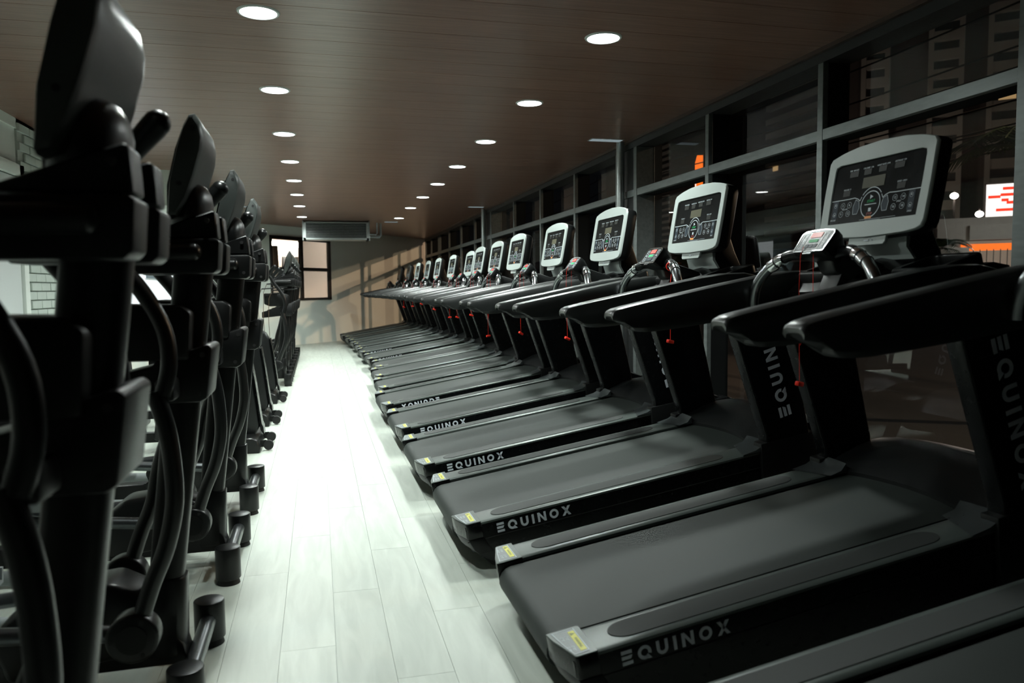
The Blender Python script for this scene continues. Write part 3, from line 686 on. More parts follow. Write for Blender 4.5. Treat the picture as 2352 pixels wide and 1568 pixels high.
TL = [(.69, 1.185, 'deck', 'down', 'nearest treadmill, mostly cut off by the lower right corner of the picture'),
 (.69, 2.38, 'deck', 'down', 'large treadmill at lower right with a faint grey word on its dark side'),
 (.625, 3.61, 'deck', 'up', 'treadmill behind the large nearest complete one, its side word bright'),
 (.60, 4.77, 'deck', 'up', 'treadmill with bright side word, third complete one from the camera'),
 (.60, 5.96, 'deck', 'up', 'treadmill in front of the one whose side word is upside down'),
 (.59, 7.145, 'deck_flip', 'down', 'treadmill whose side word is mounted upside down'),
 (.655, 8.31, 'deck', 'up', 'treadmill directly behind the one with the upside down side word'),
 (.695, 9.43, 'deck', 'up', 'treadmill second behind the one with the upside down side word'),
 (.785, 10.52, 'deck', 'up', 'treadmill set back furthest from the aisle in the middle of the row'),
 (.745, 11.71, 'deck', 'up', 'sixth treadmill counted from the far wall'),
 (.71, 12.94, 'deck', 'up', 'fifth treadmill counted from the far wall'),
 (.705, 14.15, 'deck', 'up', 'fourth treadmill counted from the far wall'),
 (.67, 15.3, 'deck', 'up', 'third treadmill counted from the far wall'),
 (.62, 16.45, 'deck', 'up', 'second treadmill counted from the far wall, with dull dark console'),
 (.55, 17.6, 'deck', 'up', 'last treadmill of the row, next to the far wall')]
src = tm; machines = []
for i, (x, y, dk, up, lb) in enumerate(TL):
    o = copy_tree(src)
    o.location = (x - .05 + .2 * math.sin(PITCH), y, .003); o.rotation_euler = (0, -PITCH, R(-.0 + random.uniform(-.25, .25) + .5) if i < 13 else R(.3))
    o['label'] = lb; o['group'] = 'black treadmills in the right-hand row'
    for k_ in (dk, up):
        c = LET[k_].copy(); COL.objects.link(c); c.parent = o
    machines.append(o)
def rm(o):
    for c in kids(o): rm(c)
    bpy.data.objects.remove(o, do_unlink=True)
rm(src)
for v in LET.values(): bpy.data.objects.remove(v, do_unlink=True)
# last two consoles have matt dark bezels
index()
M['dullbezel'] = mat('dull dark console bezel', (.05, .055, .052), .6)
for o in machines[13:]:
    for c in kids(o):
        if c.name.startswith('console'):
            for g in kids(c):
                if g.name.startswith(('bezel', 'lower_tab')): g.material_slots[0].link = 'OBJECT'; g.material_slots[0].material = M['dullbezel']
# safety lanyards: red cord from the pad with a clip
def tw(i, u, v, z_):    # local treadmill point to world
    m = Matrix.Translation(machines[i].location) @ Euler(machines[i].rotation_euler).to_matrix().to_4x4()
    return m @ V((u, v, z_))
def lanyard(i, drop, label, dv=0., wrap=False, clipr=0.):
    p = tw(i, 1.205, .03 + dv, 1.125); t = thing('safety_lanyard', label, 'safety lanyard', p, group='red safety lanyards hanging on the treadmills')
    L = drop
    if wrap:
        q = tw(i, 1.237, -.20, 1.108) - p; n = 14; pts = []
        for k in range(n * 2 + 1): a = k / n * 2 * PI; pts.append(q + V((math.cos(a) * .012, -.006 + .004 * k / n, 0)) + V((.018 * math.cos(a), 0, .022 * math.sin(a))))
        pts += [q + V((0, 0, -.03)), q + V((-.01, 0, -.10))]
        MB().tube(pts, .0022, 6).build('cord', M['red'], t); MB().box(-.028, .028, -.012, .012, -.02, .022, Matrix.Translation(q + V((-.012, 0, -.125))) @ Matrix.Rotation(R(35), 4, 'Y')).bevel(.005).build('key_tag', M['red'], t)
        MB().tube([q + V((-.005, 0, -.1)), q + V((-.006, 0, -L))], .0014, 5).build('cord', M['red'], t)
        c = q + V((-.006, 0, -L))
    else:
        MB().tube([(0, 0, .03), (-.012, 0, 0), (-.016, 0, -.12), (-.008, 0, -L)], .0008, 5).tube([(.004, -.05, 0), (.004, -.052, -.16), (0, -.03, -.26), (-.008, 0, -L * .7)], .0010, 5).build('cord', M['red'], t); c = V((-.008, 0, -L))
    MB().box(-.026, .026, -.008, .008, -.009, .008, Matrix.Translation(c) @ Matrix.Rotation(R(12 + clipr), 4, 'Y') @ Matrix.Rotation(R(35), 4, 'Z')).bevel(.004).build('clip', M['red'], t)
lanyard(1, .46, 'red safety lanyard with clip hanging in front of the second upright word')
lanyard(2, .36, 'red safety lanyard wound round a grip bar with its key tag dangling', wrap=True)
for i, dr_, lb in ((3, .44, 'red lanyard clip below the rail of the third complete treadmill'), (4, .47, 'red lanyard clip hanging under the rail in front of the partly hidden upright word'), (5, .56, 'low-hanging red lanyard clip of the treadmill with the upside down word'), (6, .40, 'red lanyard clip just under the rail of the treadmill behind the upside down word'),
                   (7, .46, 'red lanyard clip, right one of the pair in the middle of the row'), (8, .50, 'red lanyard clip, left one of the pair in the middle of the row'), (9, .42, 'small red lanyard clip on the sixth treadmill from the far wall'), (10, .36, 'bright red lanyard tag on the fifth treadmill from the far wall'), (11, .42, 'tiny red lanyard clip on the fourth treadmill from the far wall'), (12, .46, 'tiny red lanyard clip nearest the far wall')):
    lanyard(i, dr_, lb, clipr=random.uniform(-20, 20))

# ------------------------------------------------------------------ cross trainers (left row)
def make_cross():
    t = thing('cross_trainer', 'cross trainer', 'cross trainer')
    # stabiliser with cylinder feet
    MB().cyl((0, -.21, .092), (0, .21, .092), .026, n=16).build('stabiliser_tube', M['darksteel'], t)
    for s in (-1, 1):
        f = MB().cyl((0, s * .245, .022), (0, s * .245, .152), .050, n=28).bevel(.004, 2, 50).build('foot', M['shroud'], t)
        MB().cyl((0, s * .245, 0), (0, s * .245, .024), .046, .04, n=20).build('foot_pad', M['rubber'], f)
    # nose and main beam
    MB().prism([(-.02, .075), (-.035, .135), (-.075, .195), (-.17, .215), (-.42, .20), (-.55, .16), (-.55, .07)], -.055, .055).bevel(.008, 2).build('nose_cover', M['shroud'], t)
    MB().prism([(-.045, .095), (-.055, .130), (-.085, .175), (-.09, .170), (-.06, .13), (-.05, .095)], -.04, .04).build('nose_plate', M['rail'], t)
    MB().box(-1.55, -.5, -.04, .04, .07, .15).bevel(.006, 1).build('main_beam', M['black_paint'], t)
    MB().prism([(-.50, .08), (-.14, .13), (-.13, .30), (-.22, .35), (-.42, .33), (-.55, .22)], -.085, .085).bevel(.02, 3).build('front_housing', M['shroud'], t)
    # sleeve and post
    def tilt(x0, z0, x1, z1, hx0, hy0, hx1, hy1, n=16, e=.6):
        out = []
        for (x, z_, hx, hy) in ((x0, z0, hx0, hy0), (x1, z1, hx1, hy1)):
            sec = []
            for k in range(n):
                a = 2 * PI * k / n; c, s_ = math.cos(a), math.sin(a)
                sec.append((x + hx * math.copysign(abs(c) ** e, c), hy * math.copysign(abs(s_) ** e, s_), z_))
            out.append(sec)
        return out
    MB().loft(tilt(-.095, .10, -.080, .335, .066, .060, .057, .052)).bevel(.006, 2, 60).build('post_sleeve', M['shroud'], t)
    MB().loft(tilt(-.086, .30, .035, 1.34, .050, .044, .056, .048)).build('post', M['black_paint'], t)
    # lower pivot bracket, one plate per side
    pl = MB().prism([(-.30, .93), (-.08, .985), (-.075, 1.0), (.070, 1.045), (.083, 1.035), (.064, .885), (.045, .876), (-.09, .876), (-.30, .855)], -.105, .095).bevel(.008, 2).build('pivot_bracket', M['black'], t)
    for x, z_ in ((.055, 1.015), (.040, .90)): MB().cyl((x, -.10, z_), (x, -.1065, z_), .008, n=10).build('screw', M['rubber'], pl)
    for s in (-1, 1):
        up = MB().prism([(-.13, 1.25), (-.13, 1.345), (.107, 1.350), (.118, 1.342), (.112, 1.262), (.10, 1.25)], s * .05, s * .15).bevel(.006, 2).build('upper_bracket', M['black'], t)
        fn = MB().prism([(-.11, 1.352), (.10, 1.43), (.108, 1.425), (.112, 1.352)], s * .05, s * .135).bevel(.004, 1).build('upper_fin', M['black'], t)
        for x, z_ in ((.085, 1.40), (.09, 1.275)): MB().cyl((x, s * .13, z_), (x, s * .152, z_), .007, n=10).build('screw', M['rubber'], fn if z_ > 1.3 else up)
        # fixed stub handle
        MB().cyl((-.14, s * .17, 1.305), (.055, s * .17, 1.31), .024, n=16).ball((.055, s * .17, 1.31), .018, .024, .024).build('fixed_handle', M['shroud'], t)
        # moving arm : grip, upper tube, lower tube, disc joint
        k_ = 0 if s > 0 else -.20; q_ = 0 if s > 0 else -.05
        MB().tube([(-.16, s * .26, 1.34), (-.08 + k_ * .6, s * .27, 1.39), (.005 + k_, s * .27, 1.44 + q_)], .02, 12).build('arm_bend', M['black_paint'], t)
        g = MB().tube([(-.01 + k_, s * .27, 1.43 + q_), (.035 + k_, s * .27, 1.49 + q_), (.074 + k_, s * .27, 1.535 + q_)], [.020, .024, .027], 14).ball((.078 + k_, s * .27, 1.54 + q_), .027, .027, .027).build('hand_grip', M['shroud'], t)
        fx = 0 if s < 0 else -.13
        MB().stube([(-.17, s * .25, 1.35), (-.13, s * .25, 1.28), (-.07, s * .25, 1.20), (-.02, s * .25, 1.10), (-.01, s * .25, 1.0), (-.03, s * .25, .92)], .022, 12).build('upper_arm_tube', M['black_paint'], t)
        MB().stube([(-.05, s * .25, .93), (-.025 + fx * .4, s * .25, .84), (-.012 + fx * .7, s * .25, .74), (-.010 + fx, s * .25, .62), (-.035 + fx, s * .25, .50), (-.075 + fx, s * .25, .40), (-.105 + fx, s * .25, .31)], .024, 14).build('lower_arm_tube', M['shroud'], t)
        MB().box(-.05, .0, s * .15, s * .25, .90, .96).bevel(.01).build('arm_axle', M['black'], t)
        d = MB().cyl((-.125 + fx, s * .215, .262), (-.125 + fx, s * .285, .262), .068, n=30).bevel(.010, 3, 50).build('disc_joint', M['shroud'], t)
        MB().cyl((-.125 + fx, s * .284, .262), (-.125 + fx, s * .288, .262), .040, n=24).build('disc_hub', M['black'], d)
        for a in (R(60), R(180), R(300)): MB().cyl((-.125 + fx + .052 * math.cos(a), s * .284, .262 + .052 * math.sin(a)), (-.125 + fx + .052 * math.cos(a), s * .2865, .262 + .052 * math.sin(a)), .006, n=8).build('screw', M['rubber'], d)
        # pedal arm and pedal
        zc = .30 if s < 0 else .22
        MB().tube([(-.14 + fx, s * .21, .25), (-.7, s * .21, zc), (-1.30, s * .21, .34 - s * .1)], .024, 10).build('pedal_arm', M['darksteel'], t)
        pz = zc + .05
        pe = MB().loft([[(-.62, s * .20 + a, pz + b2) for a, b2 in ((-.06, 0), (.06, 0), (.065, .05), (.055, .05), (.05, .012), (-.05, .012), (-.055, .05), (-.065, .05))], [(-1.0, s * .20 + a, pz + .02 + b2) for a, b2 in ((-.07, 0), (.07, 0), (.075, .06), (.065, .06), (.06, .012), (-.06, .012), (-.065, .06), (-.075, .06))]]).build('pedal', M['seatpad'], t)
        MB().box(-.97, -.65, s * .20 - .045, s * .20 + .045, pz + .018, pz + .034, ).build('pedal_grip', M['rubber'], pe)
        MB().tube([(-.45, s * .30, .10), (-1.0, s * .30, .13), (-1.55, s * .30, .12)], .028, 10).build('side_rail_tube', M['seatpad'], t)
    # bottle box
    MB().prism([(-.27, 1.03), (-.27, 1.165), (.0, 1.16), (.03, 1.14), (.02, 1.0), (-.2, 1.0)], -.115, .10).bevel(.012, 2).build('bottle_box', M['black'], t)
    # pivot dome under console
    MB().ball((.028, -.02, 1.425), .058, .115, .095, Matrix.Rotation(R(18), 4, 'Y')).build('mount_dome', M['shroud'], t)
    MB().loft(tilt(.02, 1.26, -.0, 1.42, .07, .07, .045, .06)).build('head_block', M['black'], t)
    # console, leaning to the aisle
    secs = []
    prof = [(-.018, 1.405), (-.010, 1.50), (.014, 1.60), (.034, 1.665), (.050, 1.695), (.064, 1.698), (.078, 1.675), (.084, 1.640), (.080, 1.60), (.056, 1.52), (.030, 1.45), (.005, 1.41)]
    cx, cz = .035, 1.55
    for v, sc in ((-.165, .88), (-.158, .96), (-.14, 1.0), (-.07, 1.0), (.07, 1.0), (.14, 1.0), (.158, .96), (.165, .88)):
        secs.append([(cx + (x - cx) * sc, v, cz + (z_ - cz) * sc) for x, z_ in prof])
    c = MB().loft(secs).build('console', M['console_shell'], t)
    MB().loft([[(-.016, v, 1.42), (-.012, v, 1.50), (.012, v, 1.60), (.030, v, 1.655), (.026, v, 1.655), (.006, v, 1.60), (-.018, v, 1.50), (-.022, v, 1.42)] for v in (-.13, .13)]).build('screen_panel', M['face'], c)
    for z_, x in ((1.655, .060), (1.50, .020)): MB().cyl((x, -.160, z_), (x, -.1665, z_), .006, n=10).build('screw', M['rubber'], c)
    # rear: flywheel housing and foot
    MB().cyl((-1.32, -.07, .33), (-1.32, .07, .33), .26, n=32).bevel(.02, 2, 50).build('flywheel_cover', M['shroud'], t)
    MB().cyl((-1.5, -.28, .05), (-1.5, .28, .05), .045, n=16).build('rear_foot', M['black'], t)
    MB().cyl((-1.32, -.20, .33), (-1.32, .20, .33), .03, n=12).build('crank_axle', M['darksteel'], t)
    return t
ct = make_cross(); index()
CL = [(1.45, 'nearest cross trainer, large and out of focus at the left edge'), (2.5, 'second cross trainer, its console and round foot beside the aisle floor at lower left'), (3.55, 'third cross trainer from the camera, left of the aisle'), (4.57, 'fourth cross trainer, the last before the exercise bikes'),
      (10.3, 'first cross trainer beyond the exercise bikes'), (11.35, 'second cross trainer beyond the exercise bikes'), (12.4, 'third cross trainer beyond the exercise bikes'), (13.45, 'fourth cross trainer beyond the exercise bikes'), (14.5, 'farthest cross trainer, near the far wall window')]
crosses = []
for y, lb in CL:
    o = copy_tree(ct); o.location = (-.385, y, 0); o['label'] = lb; o['group'] = 'black cross trainers in the left-hand row'; crosses.append(o)
rm(ct)
# hanging cords at the far trainers
for k, (x, y, z1_, z2_) in enumerate(((-.72, 10.05, 1.22, .78), (-.66, 10.1, 1.28, .52), (-.60, 10.12, 1.2, .45))):
    t = thing('hanging_cord', ('short brown cord with plug', 'long brown cord with plug', 'rightmost thin brown cord with plug')[k] + ' dangling from the far cross trainer before the white wall', 'cord', (x, y, 0))
    MB().tube([(.05, .0, z1_), (.01, 0, z1_ - .1), (0, 0, (z1_ + z2_) / 2), (.012, 0, z2_)], .0035, 6).build('cable', mat('brown cable', (.10, .07, .045), .6), t); MB().box(-.008, .03, -.015, .015, z2_ - .05, z2_).bevel(.004).build('plug', M['rubber'], t)
    MB().cyl((.05, 0, z1_), (.35, .1, z1_ + .02), .008, n=8).build('cord_hook', M['black_paint'], t)

# ------------------------------------------------------------------ exercise bikes
def make_bike():
    t = thing('exercise_bike', 'exercise bike', 'exercise bike')
    MB().prism([(-.066, .17), (-.105, .52), (-.13, .68), (-.165, .745), (-.22, .78), (-.30, .79), (-.42, .72), (-.62, .48), (-.80, .26), (-.82, .10), (-.12, .06)], -.075, .075).bevel(.02, 3).build('front_shroud', M['shroud'], t)
    MB().prism([(-.062, .14), (-.035, .10), (-.04, .16), (-.052, .19), (-.092, .52), (-.118, .69), (-.13, .68), (-.10, .50)], -.085, .085).bevel(.006, 1).build('front_strut', M['black_gloss'], t)
    MB().loft([[(x, v, z_) for x, z_ in ((-.21, .0), (-.06, .0), (-.05, .03), (-.075, .095), (-.11, .115), (-.19, .115), (-.22, .09))] for v in (-.27, -.25, .25, .27)]).bevel(.006, 1).build('front_foot', M['shroud'], t)
    for s in (-1, 1):
        MB().box(-.06, -.015, s * .17 - .008, s * .17 + .008, .03, .08).build('wheel_bracket', M['black'], t)
        MB().cyl((-.0, s * .17 - .018, .042), (-.0, s * .17 + .018, .042), .036, n=20).build('transport_wheel', M['rubber'], t)
        MB().tube([(-.46, s * .08, .34), (-.46, s * .11, .34), (-.46 - s * .12, s * .12, .24)], .014, 8).build('crank', M['darksteel'], t)
        MB().box(-.52 - s * .12, -.40 - s * .12, s * .13, s * .23, .225, .25).bevel(.006).build('pedal', M['rubber'], t)
    MB().box(-1.15, -.6, -.035, .035, .08, .15).build('beam', M['black_paint'], t)
    MB().box(-1.22, -1.12, -.25, .25, .0, .08).bevel(.02, 2).build('rear_foot', M['shroud'], t)
    MB().tube([(-.90, 0, .12), (-.98, 0, .55), (-1.0, 0, .78)], .03, 12).build('seat_post', M['darksteel'], t)
    MB().loft([[(-1.13, -.11, .80), (-1.13, .11, .80), (-1.13, .10, .87), (-1.13, -.10, .87)], [(-.98, -.08, .79), (-.98, .08, .79), (-.98, .07, .86), (-.98, -.07, .86)], [(-.84, -.025, .80), (-.84, .025, .80), (-.84, .02, .84), (-.84, -.02, .84)]]).bevel(.02, 3).build('saddle', M['rubber'], t)
    MB().tube([(-.34, 0, .70), (-.42, 0, 1.02)], .035, 12).build('handlebar_post', M['black_paint'], t)
    MB().tube([(-.60, -.2, 1.06), (-.44, -.18, 1.03), (-.42, 0, 1.02), (-.44, .18, 1.03), (-.60, .2, 1.06)], .016, 10).build('handlebar', M['rubber'], t)
    MB().box(-.08, .08, -.12, .12, -.015, .015, Matrix.Translation((-.40, 0, 1.14)) @ Matrix.Rotation(R(-50), 4, 'Y')).bevel(.01).build('console', M['black'], t)
    MB().cyl((-.36, 0, 1.0), (-.38, 0, 1.13), .02, n=10).build('console_stem', M['black'], t)
    return t
bk = make_bike(); index()
for y, lb in ((6.2, 'nearest of the three exercise bikes, with small wheels at its front foot'), (7.35, 'middle one of the three exercise bikes'), (8.75, 'farthest of the three exercise bikes')):
    o = copy_tree(bk); o.location = (-.385, y, 0); o['label'] = lb; o['group'] = 'exercise bikes with slanted shrouds'
rm(bk)
# padded seat machine by the door (only its rim shows between the posts)
t = thing('recumbent_seat', 'grey padded machine seat low at the left edge behind the nearest cross trainer', 'seat', (-1.9, 3.0, 0))
secs = []
for k in range(13):
    a = R(-20 + 220 * k / 12); c = V((.0 + .30 * math.cos(a), .22 * math.sin(a), .66 + .05 * math.sin(a))); n_ = V((math.cos(a), math.sin(a), 0))
    secs.append([c + n_ * p + V((0, 0, q)) for p, q in ((-.025, -.03), (.025, -.03), (.03, .0), (.02, .03), (-.02, .03), (-.03, 0))])
MB().loft(secs).build('seat_rim', M['seatpad'], t)
MB().box(-.2, .2, -.17, .17, .58, .63).bevel(.03, 3).build('cushion', M['rubber'], t)
MB().cyl((0, 0, .04), (0, 0, .6), .04, n=14).build('pedestal', M['black_paint'], t); MB().box(-.24, .22, -.2, .2, 0, .05).bevel(.01).build('base', M['black_paint'], t)

# ------------------------------------------------------------------ outside
MB().box(3.2, 400, -120, 600, -.9, -.7).build('street', M['asphalt'], kind='structure')
MB().box(3.16, 3.5, -10, 30, -.75, -.05).build('trim_4', M['mortar'], kind='structure')
def face_frame(o, ang):   # building root facing the gym
    o.rotation_euler = (0, 0, ang)
# big tower with three pale bays; local +x to the right seen from the gym, local -y towards the gym
ang = math.atan2(-.7071, .7071) 
tA = thing('apartment_tower', 'tall dark tower with three pale balcony bays behind the right window', 'building', (97, 105, -.8)); face_frame(tA, ang)
MB().box(-13.6, 14.5, .6, 16, 0, 46).build('wall', M['tower'], tA)
for bi, (a0, a1, top) in enumerate(((-11.5, -7.4, 41.5), (-1.7, 3.1, 46.5), (6.4, 11.4, 45.9))):
    MB().box(a0 - .1, a0 + .65, -.7, .8, 0, top).build('bay_column', M['slab'], tA); MB().box(a1 - .65, a1 + .1, -.7, .8, 0, top).build('bay_column', M['slab'], tA)
    z = 5.; me = None
    while z < top:
        hgt = 1.55
        if me is None: o = MB().box(a0 + .6, a1 - .6, -.6, .7, 0, hgt).build('balcony_slab', M['slab'], tA); me = o.data
        else: o = bpy.data.objects.new('balcony_slab', me); COL.objects.link(o); o.parent = tA
        o.location = (0, 0, min(z, top - hgt)); z += 2.95
    z = 5. + 1.55; me = None
    while z < top - 1.5:
        if me is None: o = MB().box(a0 + .6, a1 - .6, .3, .65, 0, 1.4).build('window', M['towerglass'], tA); me = o.data
        else: o = bpy.data.objects.new('window', me); COL.objects.link(o); o.parent = tA
        o.location = (0, 0, z); z += 2.95
MB().box(7.9, 10.2, .1, .29, 30.2, 31.5).build('lit_window', M['e_warmwin'], tA)
sg = thing('rooftop_sign', 'white lit letters on the tower top at the upper right', 'sign', (97, 105, -.8)); face_frame(sg, ang)
MB().text('citi', 8.5, 46.75, 2.3, (V((0, -.9, 0)), V((1, 0, 0)), V((0, 0, 1)))).build('letters', M['e_white'], sg)
MB().box(6.6, 10.4, .2, .6, 45.8, 48).build('sign_frame', M['tower'], sg)
# slab building whose floors run away to the left
tB = thing('slab_block', 'dark residential block with pale slanting floor bands behind the middle panes', 'building', (100, 139, -.8))
MB().box(.6, 18, 0, 45, 0, 52).build('wall', M['tower'], tB)
z = 4.; me = None
while z < 50:
    if me is None: o = MB().box(-.6, .7, 1, 19.5, 0, 1.25).build('floor_band', M['slab'], tB); me = o.data
    else: o = bpy.data.objects.new('floor_band', me); COL.objects.link(o); o.parent = tB
    o.location = (0, 0, z); z += 3.1
MB().box(.4, .58, 17, 18.6, 46.0, 47.5).build('lit_window', M['e_coolwin'], tB); MB().box(.4, .58, 16.2, 18.0, 27.8, 29.3).build('lit_window', M['e_warmwin'], tB); MB().box(.4, .58, 5.8, 6.8, 30.1, 30.9).build('lit_window', M['e_bluewin'], tB)
tC = thing('distant_block', 'far-off block with fine floor lines behind the left panes of the near bay', 'building', (230, 480, -.8))
MB().box(1, 40, 0, 120, 0, 125).build('wall', M['tower'], tC)
z = 20.; me = None
while z < 122:
    if me is None: o = MB().box(-.5, 1.1, 2, 60, 0, 1.7).build('floor_band', M['slab'], tC); me = o.data
    else: o = bpy.data.objects.new('floor_band', me); COL.objects.link(o); o.parent = tC
    o.location = (0, 0, z); z += 4.2
lamp('POINT', 'facade_fill_light', (180, 430, 30), 25000, (1.0, .85, .72), 1.0)  # added fill for the distant block, no visible source
# orange light box
s1 = thing('light_box_sign', 'glowing orange light box sign with a white emblem behind the near window bay', 'sign', (16, 30.6, -.7), (0, 0, R(-25)))
MB().box(-.12, .12, -1.0, 1.1, 5.5, 7.35).build('orange_face', M['e_orange'], s1)
gb = MB(); 
gb.loft([[(-.14, .35 * math.cos(PI + PI * k / 14) - .1, 6.45 + .42 * math.sin(PI + PI * k / 14)) for k in range(15)], [(-.125, .35 * math.cos(PI + PI * k / 14) - .1, 6.45 + .42 * math.sin(PI + PI * k / 14)) for k in range(15)]])
gb.box(-.14, -.125, .3, .95, 5.62, 5.88).box(-.14, -.125, -.5, .1, 5.62, 5.80).build('white_emblem', M['e_white'], s1)
MB().cyl((0, 0, 0), (0, 0, 5.5), .1, n=12).build('pole', M['tower'], s1)
# flood lamps
for k, (x, y, z_, r) in enumerate(((40, 41.9, 6.9, .24), (40, 43.4, 7.1, .15), (35, 34.9, 5.0, .20))):
    t = thing('flood_lamp', ('brightest white flood lamp over the street', 'small white flood lamp left of the brightest one', 'warm white flood lamp under the red and white sign')[k], 'street lamp', (x, y, -.7))
    MB().ball((0, 0, z_ + .7), r, r, r * .8).build('globe', M['e_flood'], t); MB().cyl((.3, .3, 0), (.3, .3, z_ + .9), .07, n=10).tube([(.3, .3, z_ + .9), (0, 0, z_ + .95)], .05, 8).build('lamp_pole', M['tower'], t)
# red and white shop sign
s2 = thing('shop_sign', 'white lit shop sign with red strokes beyond the right window', 'sign', (38.7, 35.9, 0), (0, 0, R(45)))
MB().box(-.1, .1, -1.5, 1.6, 5.0, 6.9).build('white_face', M['e_white'], s2)
rb = MB()
for a, z0_, l in ((-1.2, 6.35, .9), (-.2, 6.2, 1.1), (-.9, 5.75, 1.5), (.1, 6.55, .7), (-1.3, 5.3, .8), (.2, 5.35, .9), (-1.4, 6.6, .5), (.9, 6.1, .6), (-.5, 5.5, .5), (.5, 5.9, .35)):
    rb.box(-.13, -.11, a, a + l, z0_, z0_ + .16)
rb.build('red_strokes', M['e_red'], s2)
pts = [(.62 * math.cos(PI * k / 14), .55 * math.sin(PI * k / 14)) for k in range(15)]
MB().loft([[(-.1, -.1 + a, 4.1 + b2) for a, b2 in pts], [(.05, -.1 + a, 4.1 + b2) for a, b2 in pts]]).build('half_round_light', M['e_white'], s2)
MB().box(.1, .3, -1.6, 1.7, -.7, 7.0).build('sign_wall', M['tower'], s2)
# shop with grey fascia, lit interior, railings
s3 = thing('corner_shop', 'small lit shop with grey fascia, orange stripe and dark railings', 'shop', (34, 33.2, -.7), (0, 0, R(45)))
MB().box(-.3, 0, -1.6, .9, 4.2, 5.0).build('fascia', M['shopgrey'], s3)
MB().box(.0, .1, -2.2, 2.0, 1.4, 4.15).build('lit_interior', M['e_shop'], s3)
MB().box(-.12, -.02, -2.2, 1.3, 3.65, 4.0).build('orange_stripe', M['e_orange'], s3)
MB().box(0, 2, -2.6, 2.4, 0, 1.4).box(.2, 2, -2.6, 2.4, 4.15, 5.4).box(-.05, .15, 1.2, 2.4, 1.4, 5.2).build('wall', M['shopgrey'], s3)
for k in range(12): MB().box(-.5, -.46, -2.3 + k * .3, -2.26 + k * .3, 1.0, 3.7).build('railing_bar', M['cable'], s3)
MB().box(-.52, -.44, -2.4, 1.3, 2.7, 2.76).box(-.52, -.44, -2.4, 1.3, 1.2, 1.26).build('railing_rail', M['cable'], s3)
for a, z_ in ((.7, 2.15), (.5, 2.05), (.95, 2.5)): MB().ball((-.7, a, z_), .09, .09, .09, n=10).build('red_lamp', M['e_redspot'], s3)
MB().box(-.06, -.01, .55, .75, 2.3, 3.2).box(-.06, -.01, 1.0, 1.12, 2.3, 3.1).build('bright_fridge', M['e_white'], s3)
s4 = thing('pink_sign', 'small glowing pink sign at the right edge of the street view', 'sign', (36, 34.2, 0), (0, 0, R(45)))
MB().box(-.1, .0, -.35, .55, 3.6, 4.15).build('pink_face', M['e_pink'], s4); MB().box(-.14, -.1, -.2, .4, 3.8, 3.95).build('stroke', M['e_red'], s4); MB().box(.0, .1, -.4, .6, -.7, 4.2).build('post_board', M['tower'], s4)
s5 = thing('poster_board', 'poster board with a big red disc and an orange patch behind the palm', 'poster', (30, 32, -.7), (0, 0, R(45)))
MB().box(0, .1, -1.1, 1.6, 1.4, 3.7).build('board', M['shopgrey'], s5)
for a in (-.9, 1.3): MB().box(.1, .2, a, a + .1, 0, 3.6).build('post', M['tower'], s5)
def disc(r, a, z_, m, nm, em): MB().cyl((-.03, a, z_), (-.01, a, z_), r, n=24).build(nm, em, s5)
disc(.62, -.55, 2.5, M, 'red_disc', emit('lit red poster', (.55, .03, .06), .30)); disc(.62, .95, 2.4, M, 'orange_disc', emit('lit orange poster', (.9, .18, .03), .35))
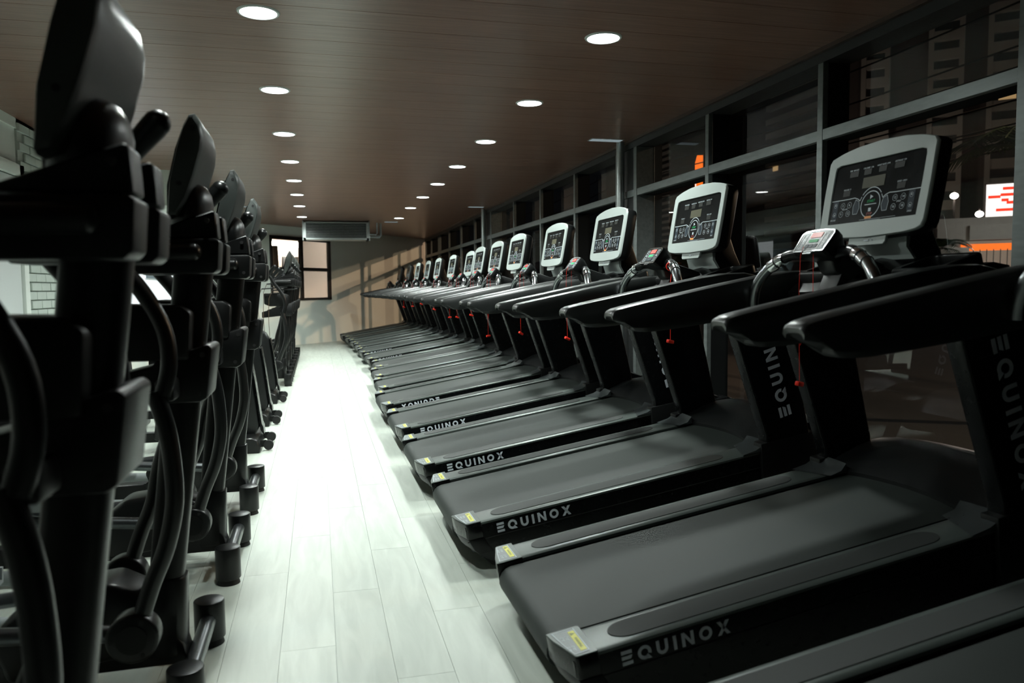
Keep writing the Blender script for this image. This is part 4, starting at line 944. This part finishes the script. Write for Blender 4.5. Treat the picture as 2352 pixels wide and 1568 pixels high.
# cables
cb = [((13, -4, 6.4), (13, 60, 5.6)), ((13.2, -4, 6.1), (13.2, 60, 5.2)), ((13.1, -4, 5.3), (13.1, 60, 5.0)), ((13.4, -4, 5.0), (13.4, 60, 4.4)), ((13, -4, 4.7), (13, 60, 4.6)), ((13.3, -4, 4.4), (13.3, 60, 4.2)), ((13.2, -4, 7.4), (13.2, 60, 6.2))]
for k, (p, q) in enumerate(cb):
    P_ = []; 
    for i in range(17):
        f = i / 16; P_.append((p[0] + (q[0] - p[0]) * f, p[1] + (q[1] - p[1]) * f, p[2] + (q[2] - p[2]) * f - .5 * abs(math.sin(f * PI * 2))))
    o = MB().tube(P_, .022, 5).build('overhead_cable', M['cable']); o['label'] = 'sagging black overhead cable over the street, ' + ('second highest of them', 'third highest of them', 'fourth from the top', 'fifth from the top', 'sixth from the top', 'the lowest of them', 'the highest of them')[k]; o['category'] = 'cable'; o['group'] = 'overhead cables across the street'
# palms
def palm(name, loc, h, n, L, label, cat, lean=0., seed=1):
    rd = random.Random(seed); t = thing(name, label, cat, loc)
    if h > .3: MB().tube([(0, 0, 0), (lean * .3, 0, h * .5), (lean, 0, h)], [.13, .10, .08], 10).build('trunk', M['trunk'], t)
    for k in range(n):
        a = 2 * PI * k / n + rd.uniform(-.2, .2); el = rd.uniform(.2, 1.2); l = L * rd.uniform(.8, 1.1); mb = MB(); rib = []
        for i in range(9):
            f = i / 8; r = l * f * math.cos(el * (1 - .2 * f)); z_ = l * (math.sin(el) * f - .75 * f * f); rib.append(V((lean + math.cos(a) * r, math.sin(a) * r, h + z_)))
        mb.tube(rib, .012, 4); sd = V((-math.sin(a), math.cos(a), 0))
        for i in range(1, 9):
            for j in (0, .33, .66):
                if i == 8 and j: continue
                p = rib[i].lerp(rib[min(8, i + 1)], j); d = (rib[i] - rib[i - 1]).normalized(); w = l * .30 * (1 - abs(i / 8 - .45)) 
                for s in (-1, 1):
                    tip = p + sd * s * w + d * w * .6 + V((0, 0, -w * .35)); e = d * .018 * L
                    v1, v2, v3 = mb.bm.verts.new(p - e), mb.bm.verts.new(p + e), mb.bm.verts.new(tip); mb.bm.faces.new((v1, v2, v3))
        mb.build('frond', M['leaf'], t, fix=False)
    return t
palm('palm_tree', (26, 28.3, -.7), 3.4, 13, 1.9, 'palm tree in front of the poster board across the street', 'palm tree', .3, 2)
palm('palm_tree', (9.2, 8.3, -.7), 3.6, 12, 1.5, 'palm tree with fronds near the right edge of the window view', 'palm tree', .1, 3)
palm('palm_bush', (4.6, 7.6, -.7), .25, 14, 1.3, 'low palm bush outside between the second and third treadmills', 'shrub', 0, 4)
palm('palm_bush', (4.4, 9.6, -.7), .25, 12, 1.3, 'low palm bush outside further along the window', 'shrub', 0, 5)
palm('palm_bush', (12, 23.5, -.7), 2.6, 12, 1.6, 'palm crown seen behind the left panes of the near bay', 'palm tree', 0, 6)
